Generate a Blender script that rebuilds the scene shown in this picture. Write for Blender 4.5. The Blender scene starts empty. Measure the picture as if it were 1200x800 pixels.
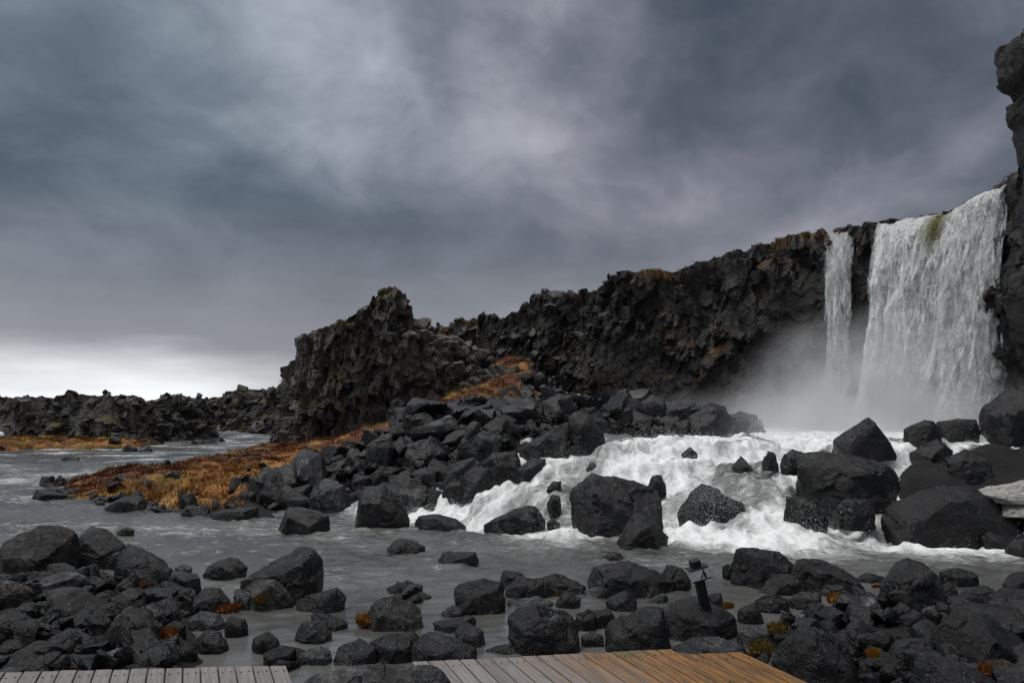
import bpy, bmesh, math, random
import numpy as np
from mathutils import Vector, Matrix

random.seed(7)
RNG = np.random.default_rng(11)
SC = bpy.context.scene
COL = SC.collection
R = math.radians

# ------------------------------------------------------------------ camera
FPX, CX, CY, PITCH = 900.0, 600.0, 400.0, math.atan(88 / 900)
EYE = np.array([0.0, 0.0, 2.3])
cam_d = bpy.data.cameras.new("camera")
cam_d.sensor_width = 36.0
cam_d.lens = 27.0
cam_d.clip_start = 0.1
cam_d.clip_end = 6000
cam = bpy.data.objects.new("camera", cam_d)
COL.objects.link(cam)
cam.location = EYE
cam.rotation_euler = (R(90) + PITCH, 0, 0)
SC.camera = cam

# ------------------------------------------------------------------ colour management
SC.view_settings.view_transform = 'Standard'
SC.view_settings.look = 'None'
SC.view_settings.exposure = 0.38
SC.view_settings.gamma = 1.0
SC.view_settings.use_curve_mapping = False
SC.cycles.max_bounces = 6
SC.cycles.diffuse_bounces = 2
SC.cycles.glossy_bounces = 3
SC.cycles.transparent_max_bounces = 16
SC.cycles.volume_bounces = 1
SC.cycles.volume_step_rate = 1.5
SC.cycles.volume_max_steps = 96
SC.cycles.use_denoising = True


def pix_dir(px, py):
    """World direction of a photograph pixel (1200 x 800), unit depth along the lens axis."""
    a, b = (px - CX) / FPX, (CY - py) / FPX
    c, s = math.cos(PITCH), math.sin(PITCH)
    return np.array([a, c - b * s, s + b * c])


def at_depth(px, py, Y):
    d = pix_dir(px, py)
    return EYE + d * (Y / d[1])


def on_level(px, py, z=0.0):
    d = pix_dir(px, py)
    return EYE + d * ((z - EYE[2]) / d[2])


# ------------------------------------------------------------------ node helper
class NT:
    def __init__(self, tree):
        self.t = tree
        tree.nodes.clear()

    def n(self, kind, **kw):
        nd = self.t.nodes.new(kind)
        ins = kw.pop('ins', {})
        for k, v in kw.items():
            setattr(nd, k, v)
        for k, v in ins.items():
            self.set(nd.inputs[k], v)
        return nd

    def set(self, sock, v):
        if isinstance(v, bpy.types.NodeSocket):
            self.t.links.new(v, sock)
        elif isinstance(v, bpy.types.Node):
            self.t.links.new(v.outputs[0], sock)
        else:
            sock.default_value = v

    def math(self, op, a, b=0.0, c=0.0, clamp=False):
        nd = self.n('ShaderNodeMath', operation=op, use_clamp=clamp)
        self.set(nd.inputs[0], a)
        self.set(nd.inputs[1], b)
        self.set(nd.inputs[2], c)
        return nd.outputs[0]

    def vmath(self, op, a, b=(0, 0, 0)):
        nd = self.n('ShaderNodeVectorMath', operation=op)
        self.set(nd.inputs[0], a)
        if op == 'SCALE':
            self.set(nd.inputs['Scale'], b)
        else:
            self.set(nd.inputs[1], b)
        return nd.outputs['Value'] if op in ('DOT_PRODUCT', 'LENGTH') else nd.outputs[0]

    def ramp(self, v, lo, hi, a=0.0, b=1.0, smooth=True):
        nd = self.n('ShaderNodeMapRange', interpolation_type='SMOOTHSTEP' if smooth else 'LINEAR')
        self.set(nd.inputs['Value'], v)
        nd.inputs['From Min'].default_value = lo
        nd.inputs['From Max'].default_value = hi
        nd.inputs['To Min'].default_value = a
        nd.inputs['To Max'].default_value = b
        return nd.outputs[0]

    def noise(self, vec, scale, detail=4.0, rough=0.55, dist=0.0, dims='3D'):
        nd = self.n('ShaderNodeTexNoise', noise_dimensions=dims)
        self.set(nd.inputs['Vector'], vec)
        nd.inputs['Scale'].default_value = scale
        nd.inputs['Detail'].default_value = detail
        nd.inputs['Roughness'].default_value = rough
        nd.inputs['Distortion'].default_value = dist
        return nd.outputs['Fac']

    def voro(self, vec, scale, feature='F1', out='Distance'):
        nd = self.n('ShaderNodeTexVoronoi', feature=feature)
        self.set(nd.inputs['Vector'], vec)
        nd.inputs['Scale'].default_value = scale
        return nd.outputs[out]

    def mix(self, f, a, b):
        nd = self.n('ShaderNodeMix', data_type='RGBA')
        self.set(nd.inputs[0], f)
        self.set(nd.inputs[6], a)
        self.set(nd.inputs[7], b)
        return nd.outputs[2]

    def mapping(self, vec, scale=(1, 1, 1), loc=(0, 0, 0), rot=(0, 0, 0)):
        nd = self.n('ShaderNodeMapping')
        self.set(nd.inputs['Vector'], vec)
        nd.inputs['Location'].default_value = loc
        nd.inputs['Rotation'].default_value = rot
        nd.inputs['Scale'].default_value = scale
        return nd.outputs[0]


def c4(r, g, b):
    return (r, g, b, 1.0)


# ------------------------------------------------------------------ sky
W = bpy.data.worlds.new("World")
SC.world = W
W.use_nodes = True
k = NT(W.node_tree)
SUN_EL, SUN_AZ = R(72), R(-80)          # azimuth from +Y towards +X
geo = k.n('ShaderNodeTexCoord').outputs['Generated']
D = k.vmath('NORMALIZE', geo)
sep = k.n('ShaderNodeSeparateXYZ', ins={0: D})
dz = k.math('MAXIMUM', sep.outputs[2], 0.0)
den = k.math('ADD', dz, 0.16)
plane = k.n('ShaderNodeCombineXYZ', ins={0: k.math('DIVIDE', sep.outputs[0], den), 1: k.math('DIVIDE', sep.outputs[1], den), 2: 0.0}).outputs[0]
pl = k.mapping(plane, scale=(0.75, 0.5, 1), rot=(0, 0, R(28)), loc=(3.1, 1.7, 0))
warp = k.noise(pl, 0.9, 3, 0.5)
puff = k.mapping(D, scale=(1.0, 1.0, 1.7), loc=(.3, .7, .2), rot=(0, R(24), 0))
n1 = k.math('ADD', k.math('MULTIPLY', k.noise(pl, 1.15, 7, 0.50, 0.35), .45), k.math('MULTIPLY', k.noise(puff, 3.2, 7, .54, .40), .55))
n2 = k.noise(k.mapping(D, scale=(1.0, 1.0, 1.5), loc=(2.3, .7, 1.2), rot=(0, R(30), 0)), 7.0, 6, 0.54, 0.5)
lum = k.math('ADD', k.math('MULTIPLY', k.math('SUBTRACT', n1, 0.5), 2.3), k.math('MULTIPLY', k.math('SUBTRACT', n2, 0.5), 0.75))
lum = k.math('ADD', lum, 0.49)


def blob(px, py, rad, amp):
    global lum
    d = pix_dir(px, py)
    d = d / np.linalg.norm(d)
    dot = k.vmath('DOT_PRODUCT', D, tuple(d))
    ang = R(rad)
    m = k.ramp(dot, math.cos(ang), 1.0, 0.0, amp)
    lum = k.math('ADD', lum, m)


for b in [(330, 130, 12, .30), (650, 75, 9, .20), (590, 170, 9, .14), (120, 215, 9, .20), (900, 40, 13, -.04), (180, 320, 15, -.22),
          (60, 60, 16, -.16), (430, 240, 11, -.10), (760, 170, 16, -.14), (1080, 110, 18, -.18), (960, 300, 16, .16), (560, 330, 13, .06),
          (250, 380, 12, -.13), (1000, 20, 14, -.08), (850, 240, 12, .08)]:
    blob(*b)
lum = k.math('MAXIMUM', k.math('MINIMUM', lum, 1.15), 0.0)
cr = k.n('ShaderNodeValToRGB', ins={0: lum})
e = cr.color_ramp.elements
e[0].position, e[0].color = 0.0, c4(.040, .052, .068)
e[1].position, e[1].color = 1.0, c4(.345, .350, .375)
x = cr.color_ramp.elements.new(.30); x.color = c4(.082, .097, .116)
x = cr.color_ramp.elements.new(.55); x.color = c4(.146, .156, .180)
# pale band under the cloud deck, brightest to the left where the cloud ends
left = k.math('SUBTRACT', k.math('MULTIPLY', sep.outputs[0], -1.0), 0.0)
leftm = k.ramp(left, .14, .42)
bandn = k.math('MULTIPLY', k.math('SUBTRACT', k.noise(k.mapping(D, scale=(2.2, 2.2, 14)), 2.4, 4, .5), .5), .060)
elev = k.math('ADD', sep.outputs[2], bandn)
gap = k.math('MULTIPLY', k.ramp(elev, .098, .012), leftm)
tint = k.mix(k.ramp(sep.outputs[0], -.42, .20), c4(.88, .99, 1.06), c4(1.015, .99, 1.03))
low = k.ramp(elev, .30, .04, 0.0, 0.85)
cl = k.n('ShaderNodeVectorMath', operation='MULTIPLY', ins={0: cr.outputs[0], 1: tint}).outputs[0]
sky_c = k.mix(low, cl, c4(.250, .250, .274))
sky_c = k.mix(gap, sky_c, c4(.80, .82, .84))
# unseen sky overhead and behind the camera, brightened to light the scene
zen = k.math('MAXIMUM', k.ramp(sep.outputs[2], .56, .90), k.math('MULTIPLY', k.ramp(sep.outputs[1], -.05, -.6), .08))
sky_c = k.mix(zen, sky_c, c4(.62, .63, .65))
nish = k.n('ShaderNodeTexSky', sky_type='NISHITA', sun_disc=False, sun_elevation=SUN_EL, sun_rotation=SUN_AZ, air_density=1.0, dust_density=2.0)
cloud = k.vmath('SCALE', sky_c, 10.0)
col = k.mix(0.96, nish.outputs[0], cloud)
bg = k.n('ShaderNodeBackground', ins={0: col, 1: 0.1})
k.n('ShaderNodeOutputWorld', ins={0: bg})

# ------------------------------------------------------------------ overcast sun
sd = bpy.data.lights.new("sun", 'SUN')
sd.energy = 1.75
sd.angle = R(32)
sd.color = (1.0, .975, .94)
so = bpy.data.objects.new("sun", sd)
COL.objects.link(so)
sdir = Vector((math.sin(SUN_AZ) * math.cos(SUN_EL), math.cos(SUN_AZ) * math.cos(SUN_EL), math.sin(SUN_EL)))
so.rotation_euler = sdir.to_track_quat('Z', 'Y').to_euler()
so.location = (-20, 10, 60)


# ------------------------------------------------------------------ numpy noise
def _h(ix, iy, iz, seed):
    h = (ix.astype(np.uint32) * np.uint32(374761393) + iy.astype(np.uint32) * np.uint32(668265263)
         + iz.astype(np.uint32) * np.uint32(2147483647) + np.uint32((seed * 1274126177 + 97) & 0xFFFFFFFF))
    h = (h ^ (h >> np.uint32(13))) * np.uint32(1274126177)
    h = (h ^ (h >> np.uint32(16))) * np.uint32(2246822519)
    return (h ^ (h >> np.uint32(15))).astype(np.float64) / 4294967295.0


def vnoise(p, seed=0):
    p = np.asarray(p, float)
    i = np.floor(p).astype(np.int64)
    f = p - i
    u = f * f * f * (f * (f * 6 - 15) + 10)
    out = 0.0
    for a in (0, 1):
        wa = u[:, 0] if a else 1 - u[:, 0]
        for b in (0, 1):
            wb = u[:, 1] if b else 1 - u[:, 1]
            for c in (0, 1):
                wc = u[:, 2] if c else 1 - u[:, 2]
                out = out + wa * wb * wc * _h(i[:, 0] + a, i[:, 1] + b, i[:, 2] + c, seed)
    return out * 2 - 1


def fbm(p, oct=4, seed=0, gain=.5):
    out, a, q = 0.0, 1.0, np.asarray(p, float)
    for o in range(oct):
        out = out + a * vnoise(q, seed + o * 17)
        q = q * 2.03 + 3.7
        a *= gain
    return out


def facets(p, seed=0, tilt=.6):
    """Stepped, tilted facets: a random height and slope for each random cell, as broken rock has."""
    p = np.asarray(p, float)
    i = np.floor(p).astype(np.int64)
    best = np.full(len(p), 1e9)
    val = np.zeros(len(p))
    for a in (-1, 0, 1):
        for b in (-1, 0, 1):
            for c in (-1, 0, 1):
                ci = i + np.array([a, b, c])
                fx = np.stack([_h(ci[:, 0], ci[:, 1], ci[:, 2], seed + s) for s in (1, 2, 3)], 1)
                d = p - (ci + fx)
                dd = (d * d).sum(1)
                g = np.stack([_h(ci[:, 0], ci[:, 1], ci[:, 2], seed + s) for s in (4, 5, 6)], 1) * 2 - 1
                v = (_h(ci[:, 0], ci[:, 1], ci[:, 2], seed + 7) * 2 - 1) + tilt * (d * g).sum(1)
                m = dd < best
                best = np.where(m, dd, best)
                val = np.where(m, v, val)
    return val


def P2(x, y, z=0.0):
    x = np.asarray(x, float)
    return np.stack([x.ravel(), np.asarray(y, float).ravel(), np.full(x.size, z)], 1)


def sm(t):
    t = np.clip(t, 0, 1)
    return t * t * (3 - 2 * t)


def poly_sd(x, y, poly):
    """Distance to a polygon's edge, positive inside."""
    x = np.asarray(x, float); y = np.asarray(y, float)
    n = len(poly)
    dist = np.full(x.shape, 1e9)
    ins = np.zeros(x.shape, bool)
    for i in range(n):
        ax, ay = poly[i]; bx, by = poly[(i + 1) % n]
        ex, ey = bx - ax, by - ay
        t = np.clip(((x - ax) * ex + (y - ay) * ey) / (ex * ex + ey * ey + 1e-12), 0, 1)
        dist = np.minimum(dist, np.hypot(x - ax - t * ex, y - ay - t * ey))
        cond = (ay > y) != (by > y)
        with np.errstate(divide='ignore', invalid='ignore'):
            xi = ax + (y - ay) * ex / (ey if abs(ey) > 1e-12 else 1e-12)
        ins ^= cond & (x < xi)
    return np.where(ins, dist, -dist)


# ------------------------------------------------------------------ mesh helpers
def mesh_np(name, V, F, smooth=True, attrs=None, sharp=0):
    V = np.asarray(V, np.float32); F = np.asarray(F, np.int32)
    me = bpy.data.meshes.new(name)
    nf, k_ = F.shape
    me.vertices.add(len(V))
    me.vertices.foreach_set('co', V.ravel())
    me.loops.add(nf * k_)
    me.loops.foreach_set('vertex_index', F.ravel())
    me.polygons.add(nf)
    me.polygons.foreach_set('loop_start', np.arange(0, nf * k_, k_, dtype=np.int32))
    me.polygons.foreach_set('use_smooth', np.full(nf, smooth))
    me.update(calc_edges=True)
    if sharp:
        me.set_sharp_from_angle(angle=R(sharp))
    for an, arr in (attrs or {}).items():
        arr = np.asarray(arr, np.float32)
        if arr.ndim == 1:
            me.attributes.new(an, 'FLOAT', 'POINT').data.foreach_set('value', arr)
        else:
            if arr.shape[1] == 3:
                arr = np.concatenate([arr, np.ones((len(arr), 1), np.float32)], 1)
            me.attributes.new(an, 'FLOAT_COLOR', 'POINT').data.foreach_set('color', arr.ravel())
    return me


def link(name, me, mat=None, parent=None, loc=None):
    o = bpy.data.objects.new(name, me)
    COL.objects.link(o)
    if mat is not None:
        me.materials.clear()
        me.materials.append(mat)
    if parent is not None:
        o.parent = parent
    if loc is not None:
        o.location = [float(v) for v in loc]
    return o


def tag(o, label=None, cat=None, group=None, kind=None):
    if label: o['label'] = label
    if cat: o['category'] = cat
    if group: o['group'] = group
    if kind: o['kind'] = kind
    return o


def grid_faces(nr, nc, mask=None):
    idx = np.arange(nr * nc).reshape(nr, nc)
    F = np.stack([idx[:-1, :-1], idx[:-1, 1:], idx[1:, 1:], idx[1:, :-1]], -1).reshape(-1, 4)
    if mask is not None:
        F = F[mask.reshape(-1)[F].any(1)]
    return F


def compact(V, F, attrs=None):
    used = np.zeros(len(V), bool)
    used[F.ravel()] = True
    remap = np.cumsum(used) - 1
    return V[used], remap[F], {a: b[used] for a, b in (attrs or {}).items()}


_ICO = {}


def ico(sub):
    if sub not in _ICO:
        bm = bmesh.new()
        bmesh.ops.create_icosphere(bm, subdivisions=sub, radius=1.0)
        bm.verts.ensure_lookup_table()
        V = np.array([v.co[:] for v in bm.verts])
        F = np.array([[v.index for v in f.verts] for f in bm.faces])
        bm.free()
        _ICO[sub] = (V, F)
    return _ICO[sub]


class Boxes:
    """Collects boxes and bars into one mesh."""
    def __init__(self):
        self.V, self.F, self.n = [], [], 0

    def hexa(self, c8):
        self.V.append(np.array(c8, float))
        f = np.array([[0, 3, 2, 1], [4, 5, 6, 7], [0, 1, 5, 4], [1, 2, 6, 5], [2, 3, 7, 6], [3, 0, 4, 7]])
        self.F.append(f + self.n)
        self.n += 8

    def box(self, lo, hi):
        (a, b, c), (d, e_, f) = lo, hi
        self.hexa([(a, b, c), (d, b, c), (d, e_, c), (a, e_, c), (a, b, f), (d, b, f), (d, e_, f), (a, e_, f)])

    def build(self, name, mat, parent=None, bevel=0.0):
        me = mesh_np(name, np.concatenate(self.V), np.concatenate(self.F), smooth=False)
        if bevel:
            bm = bmesh.new()
            bm.from_mesh(me)
            bmesh.ops.bevel(bm, geom=list(bm.edges), offset=bevel, segments=2, affect='EDGES', profile=.6)
            bm.to_mesh(me)
            bm.free()
        return link(name, me, mat, parent)

# ------------------------------------------------------------------ materials
def new_mat(name):
    m = bpy.data.materials.new(name)
    m.use_nodes = True
    return m, NT(m.node_tree)


def finish(k, bsdf, disp=None):
    k.n('ShaderNodeOutputMaterial', ins={0: bsdf})


def rock_material(name, dark, light, brown, rough=(.38, .68), lichen=.35, speck=.5):
    m, k = new_mat(name)
    tc = k.n('ShaderNodeTexCoord').outputs['Object']
    oi = k.n('ShaderNodeObjectInfo')
    off = k.vmath('ADD', tc, k.vmath('SCALE', k.n('ShaderNodeCombineXYZ', ins={0: oi.outputs['Random'], 1: oi.outputs['Random'], 2: oi.outputs['Random']}), 37.0))
    big = k.noise(off, 1.3, 5, .6, .3)
    mid = k.noise(off, 7.0, 6, .65)
    fine = k.noise(off, 38.0, 4, .7)
    c = k.mix(k.ramp(big, .34, .66), c4(*dark), c4(*light))
    c = k.mix(k.math('MULTIPLY', k.ramp(k.noise(off, 2.1, 4, .6), .52, .70), .65), c, c4(*brown))
    c = k.vmath('SCALE', c, k.ramp(mid, .36, .64, .50, 1.65))
    c = k.vmath('SCALE', c, k.ramp(k.noise(off, 19.0, 5, .7), .34, .66, .50, 1.6))
    c = k.vmath('SCALE', c, k.ramp(fine, .3, .7, .6, 1.45))
    c = k.vmath('SCALE', c, k.math('MULTIPLY_ADD', oi.outputs['Random'], .75, .62))
    nz = k.n('ShaderNodeSeparateXYZ', ins={0: k.n('ShaderNodeNewGeometry').outputs['Normal']}).outputs[2]
    up = k.ramp(nz, .1, .75)
    sp = k.ramp(k.voro(off, 19.0), .17, .09)
    spm = k.math('MULTIPLY', sp, k.ramp(k.noise(off, 2.6, 3, .5), .54, .66))
    c = k.mix(k.math('MULTIPLY', k.math('MULTIPLY', spm, up), speck), c, c4(.26, .26, .25))
    li = k.math('MULTIPLY', k.ramp(k.noise(off, 4.3, 6, .7), .60, .68), up)
    c = k.mix(k.math('MULTIPLY', li, lichen), c, c4(.17, .17, .16))
    chip = k.n('ShaderNodeTexVoronoi', feature='F1'); k.set(chip.inputs['Vector'], k.vmath('ADD', off, k.vmath('SCALE', k.n('ShaderNodeTexNoise', ins={'Vector': off, 'Scale': 4.0}).outputs['Color'], .25))); chip.inputs['Scale'].default_value = 3.4
    c = k.vmath('SCALE', c, k.ramp(k.n('ShaderNodeSeparateColor', ins={0: chip.outputs['Color']}).outputs[0], 0, 1, .62, 1.5, False))
    crk = k.n('ShaderNodeTexVoronoi', feature='DISTANCE_TO_EDGE', ins={'Vector': k.vmath('ADD', off, k.vmath('SCALE', k.n('ShaderNodeTexNoise', ins={'Vector': off, 'Scale': 3.0, 'Detail': 6.0}).outputs['Color'], .7)), 'Scale': 1.7})
    crack = k.math('MULTIPLY', k.ramp(crk.outputs[0], .022, .0), k.ramp(k.noise(off, 1.7, 2, .5), .5, .6))
    c = k.vmath('SCALE', c, k.math('SUBTRACT', 1.0, k.math('MULTIPLY', crack, .7)))
    rg = k.ramp(k.noise(off, 3.1, 4, .6), .35, .65, rough[0], rough[1])
    h = k.math('ADD', k.math('MULTIPLY', mid, .7), k.math('MULTIPLY', fine, .3))
    h = k.math('SUBTRACT', h, k.math('MULTIPLY', k.ramp(k.voro(off, 30.0), .22, .05), .12))
    h = k.math('SUBTRACT', h, k.math('MULTIPLY', crack, .5))
    b = k.n('ShaderNodeBump', ins={'Height': h, 'Strength': .9, 'Distance': .07})
    p = k.n('ShaderNodeBsdfPrincipled', ins={'Base Color': c, 'Roughness': rg, 'Normal': b, 'Specular IOR Level': .32})
    finish(k, p)
    return m


M_ROCK = rock_material("wet_basalt", (.0028, .0029, .0033), (.0092, .0095, .0106), (.0110, .0078, .0056), rough=(.18, .46))
M_ROCK_PALE = rock_material("pale_basalt", (.013, .0133, .0142), (.032, .0328, .035), (.023, .020, .017), rough=(.3, .6), lichen=.2, speck=.3)
M_ROCK_BLACK = rock_material("soaked_basalt", (.0030, .0031, .0036), (.0078, .0080, .0092), (.007, .006, .0052), rough=(.22, .46), lichen=.1, speck=.2)
M_ROCK_OLD = rock_material("weathered_basalt", (.0070, .0069, .0067), (.0215, .0208, .0198), (.021, .0145, .0095), rough=(.4, .7), lichen=.6, speck=.8)


M_ROCK_SPUR = rock_material("spur_blocks", (.026, .025, .023), (.060, .057, .052), (.045, .034, .022), rough=(.6, .85), lichen=.9, speck=.9)


def cliff_material(name, tone, lich):
    m, k = new_mat(name)
    tc = k.n('ShaderNodeTexCoord').outputs['Object']
    big = k.noise(tc, .33, 6, .6, .4)
    mid = k.noise(tc, 1.7, 7, .65)
    fine = k.noise(tc, 9.0, 5, .7)
    colm = k.noise(k.mapping(tc, scale=(1, 1, .28)), 2.2, 5, .6)
    c = k.mix(k.ramp(big, .36, .64), c4(.016, .0155, .0155), c4(.040, .037, .034))
    c = k.mix(k.math('MULTIPLY', k.ramp(k.noise(tc, .8, 5, .6), .52, .68), .7), c, c4(.050, .038, .027))
    c = k.vmath('SCALE', c, k.ramp(colm, .32, .68, .45, 1.6))
    c = k.vmath('SCALE', c, k.ramp(mid, .32, .7, .6, 1.5))
    c = k.vmath('SCALE', c, k.ramp(fine, .3, .7, .6, 1.45))
    c = k.vmath('SCALE', c, tone)
    wet = k.n('ShaderNodeAttribute', attribute_name='wet').outputs['Fac']
    c = k.vmath('SCALE', c, k.math('SUBTRACT', 1.0, k.math('MULTIPLY', wet, .35)))
    dry = k.math('SUBTRACT', 1.0, wet)
    li = k.math('MULTIPLY', k.ramp(k.noise(tc, 3.6, 6, .72), .585, .65), k.math('MULTIPLY', dry, lich))
    c = k.mix(li, c, c4(.145, .14, .125))
    at = k.n('ShaderNodeAttribute', attribute_name='moss')
    c = k.mix(at.outputs['Alpha'], c, at.outputs['Color'])
    h = k.math('ADD', k.math('MULTIPLY', mid, .6), k.math('MULTIPLY', fine, .4))
    b = k.n('ShaderNodeBump', ins={'Height': h, 'Strength': .9, 'Distance': .25})
    rg = k.math('SUBTRACT', .82, k.math('MULTIPLY', wet, .34))
    p = k.n('ShaderNodeBsdfPrincipled', ins={'Base Color': c, 'Roughness': rg, 'Normal': b, 'Specular IOR Level': .4})
    finish(k, p)
    return m


M_CLIFF = cliff_material("cliff_basalt", .62, .35)
M_WALL = cliff_material("canyon_basalt", .30, .0)
M_SPUR = cliff_material("spur_basalt", 2.35, .95)


def ground_material():
    m, k = new_mat("gravel_and_turf")
    tc = k.n('ShaderNodeTexCoord').outputs['Object']
    mid = k.noise(tc, 2.3, 6, .65)
    fine = k.noise(tc, 14.0, 5, .7)
    c = k.mix(k.ramp(mid, .35, .65), c4(.007, .007, .007), c4(.019, .0175, .016))
    c = k.vmath('SCALE', c, k.ramp(k.voro(tc, 11.0), .0, .5, 1.3, .5))
    at = k.n('ShaderNodeAttribute', attribute_name='turf')
    t = k.vmath('SCALE', at.outputs['Color'], k.ramp(fine, .3, .7, .45, 1.5))
    t = k.vmath('SCALE', t, k.ramp(k.noise(tc, 1.1, 6, .7), .35, .65, .45, 1.35))
    edge = k.ramp(k.math('ADD', at.outputs['Alpha'], k.math('MULTIPLY', k.math('SUBTRACT', mid, .5), 1.1)), .42, .58)
    c = k.mix(edge, c, t)
    h = k.math('ADD', k.math('MULTIPLY', mid, .4), k.math('MULTIPLY', fine, .6))
    b = k.n('ShaderNodeBump', ins={'Height': h, 'Strength': .9, 'Distance': .12})
    p = k.n('ShaderNodeBsdfPrincipled', ins={'Base Color': c, 'Roughness': .8, 'Normal': b, 'Specular IOR Level': .3})
    finish(k, p)
    return m


M_GROUND = ground_material()


def water_material():
    m, k = new_mat("river_water")
    tc = k.n('ShaderNodeTexCoord').outputs['Object']
    foam = k.n('ShaderNodeAttribute', attribute_name='foam').outputs['Fac']
    s1 = k.mapping(tc, scale=(1.9, .55, .6), rot=(0, 0, R(-22)))
    s0 = k.mapping(tc, scale=(.8, 3.0, 1.0), rot=(0, 0, R(-8)))
    inr = k.ramp(foam, .45, .75)
    st = k.math('ADD', k.math('MULTIPLY', k.noise(s1, 2.0, 7, .68, .7), inr), k.math('MULTIPLY', k.noise(s0, 2.4, 7, .68, .9), k.math('SUBTRACT', 1.0, inr)))
    st2 = k.noise(tc, 9.0, 6, .7, .6)
    f = k.math('ADD', foam, k.math('ADD', k.math('MULTIPLY', k.math('SUBTRACT', st, .5), 1.15), k.math('MULTIPLY', k.math('SUBTRACT', st2, .5), .55)))
    fm = k.ramp(f, .30, .90)
    wc = k.mix(k.ramp(k.noise(tc, .35, 3, .5), .4, .6), c4(.064, .065, .062), c4(.104, .104, .099))
    sh = k.noise(s1, 2.6, 7, .68, .5)
    fc = k.mix(k.ramp(sh, .36, .64), c4(.62, .64, .63), c4(.90, .91, .91))
    c = k.mix(fm, wc, fc)
    r1 = k.noise(k.mapping(tc, scale=(.55, 1.0, 1)), 5.0, 5, .6, .4)
    r2 = k.noise(tc, 17.0, 4, .6)
    h = k.math('ADD', r1, k.math('MULTIPLY', r2, .32))
    h = k.math('ADD', h, k.math('MULTIPLY', k.math('MULTIPLY', st2, fm), 1.5))
    calm = k.n('ShaderNodeAttribute', attribute_name='calm').outputs['Fac']
    b = k.n('ShaderNodeBump', ins={'Height': h, 'Strength': k.ramp(calm, 0, 1, .9, .12), 'Distance': .045})
    rg = k.math('MULTIPLY_ADD', fm, .55, .10)
    p = k.n('ShaderNodeBsdfPrincipled', ins={'Base Color': c, 'Roughness': rg, 'Normal': b, 'IOR': 1.33, 'Specular IOR Level': k.ramp(fm, 0, 1, 1.0, .12), 'Subsurface Weight': k.math('MULTIPLY', fm, .6), 'Subsurface Radius': (.25, .25, .25), 'Subsurface Scale': .5})
    finish(k, p)
    return m


M_WATER = water_material()


def fall_material():
    m, k = new_mat("falling_water")
    uv = k.n('ShaderNodeAttribute', attribute_name='st').outputs['Vector']   # metres along the lip, metres fallen, layer
    thick = k.n('ShaderNodeAttribute', attribute_name='thick').outputs['Fac']
    green = k.n('ShaderNodeAttribute', attribute_name='clear').outputs['Fac']
    v1 = k.noise(k.mapping(uv, scale=(2.3, .50, 1)), 1.6, 7, .66, .6)
    v2 = k.noise(k.mapping(uv, scale=(6.5, 2.3, 1)), 1.3, 5, .65, .3)
    v3 = k.noise(k.mapping(uv, scale=(13.0, 8.0, 1)), 1.4, 3, .6)
    d = k.math('ADD', k.math('MULTIPLY', k.math('SUBTRACT', v1, .5), 1.5), k.math('MULTIPLY', k.math('SUBTRACT', v2, .5), 1.0))
    d = k.math('ADD', d, k.math('MULTIPLY', k.math('SUBTRACT', v3, .5), .5))
    a = k.ramp(k.math('ADD', d, thick), .06, .78)
    c = k.mix(k.ramp(k.math('ADD', k.math('MULTIPLY', v1, .5), k.math('MULTIPLY', v2, .5)), .38, .62), c4(.56, .575, .575), c4(.88, .89, .89))
    c = k.mix(green, c, c4(.145, .150, .035))
    b = k.n('ShaderNodeBump', ins={'Height': k.math('ADD', v2, k.math('MULTIPLY', v3, .6)), 'Strength': .8, 'Distance': .25})
    p = k.n('ShaderNodeBsdfPrincipled', ins={'Base Color': c, 'Roughness': k.ramp(green, 0, 1, .7, .2), 'Normal': b, 'Specular IOR Level': .25, 'Alpha': a})
    finish(k, p)
    return m


M_FALL = fall_material()


def flat_mat(name, col, rough=.6, var=.3, scale=6.0, spec=.4, bump=0.0):
    m, k = new_mat(name)
    tc = k.n('ShaderNodeTexCoord').outputs['Object']
    nn = k.noise(tc, scale, 5, .6)
    c = k.vmath('SCALE', c4(*col)[:3], k.ramp(nn, .3, .7, 1 - var, 1 + var))
    ins = {'Base Color': c, 'Roughness': rough, 'Specular IOR Level': spec}
    if bump:
        ins['Normal'] = k.n('ShaderNodeBump', ins={'Height': nn, 'Strength': .7, 'Distance': bump})
    p = k.n('ShaderNodeBsdfPrincipled', ins=ins)
    finish(k, p)
    return m


def blade_material():
    m, k = new_mat("dry_grass_blades")
    at = k.n('ShaderNodeAttribute', attribute_name='tint').outputs['Color']
    p = k.n('ShaderNodeBsdfPrincipled', ins={'Base Color': at, 'Roughness': .75, 'Specular IOR Level': .2})
    finish(k, p)
    return m


M_BLADE = blade_material()
M_SPRAY = flat_mat("spray_droplets", (.82, .83, .84), .5, .08)


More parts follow.
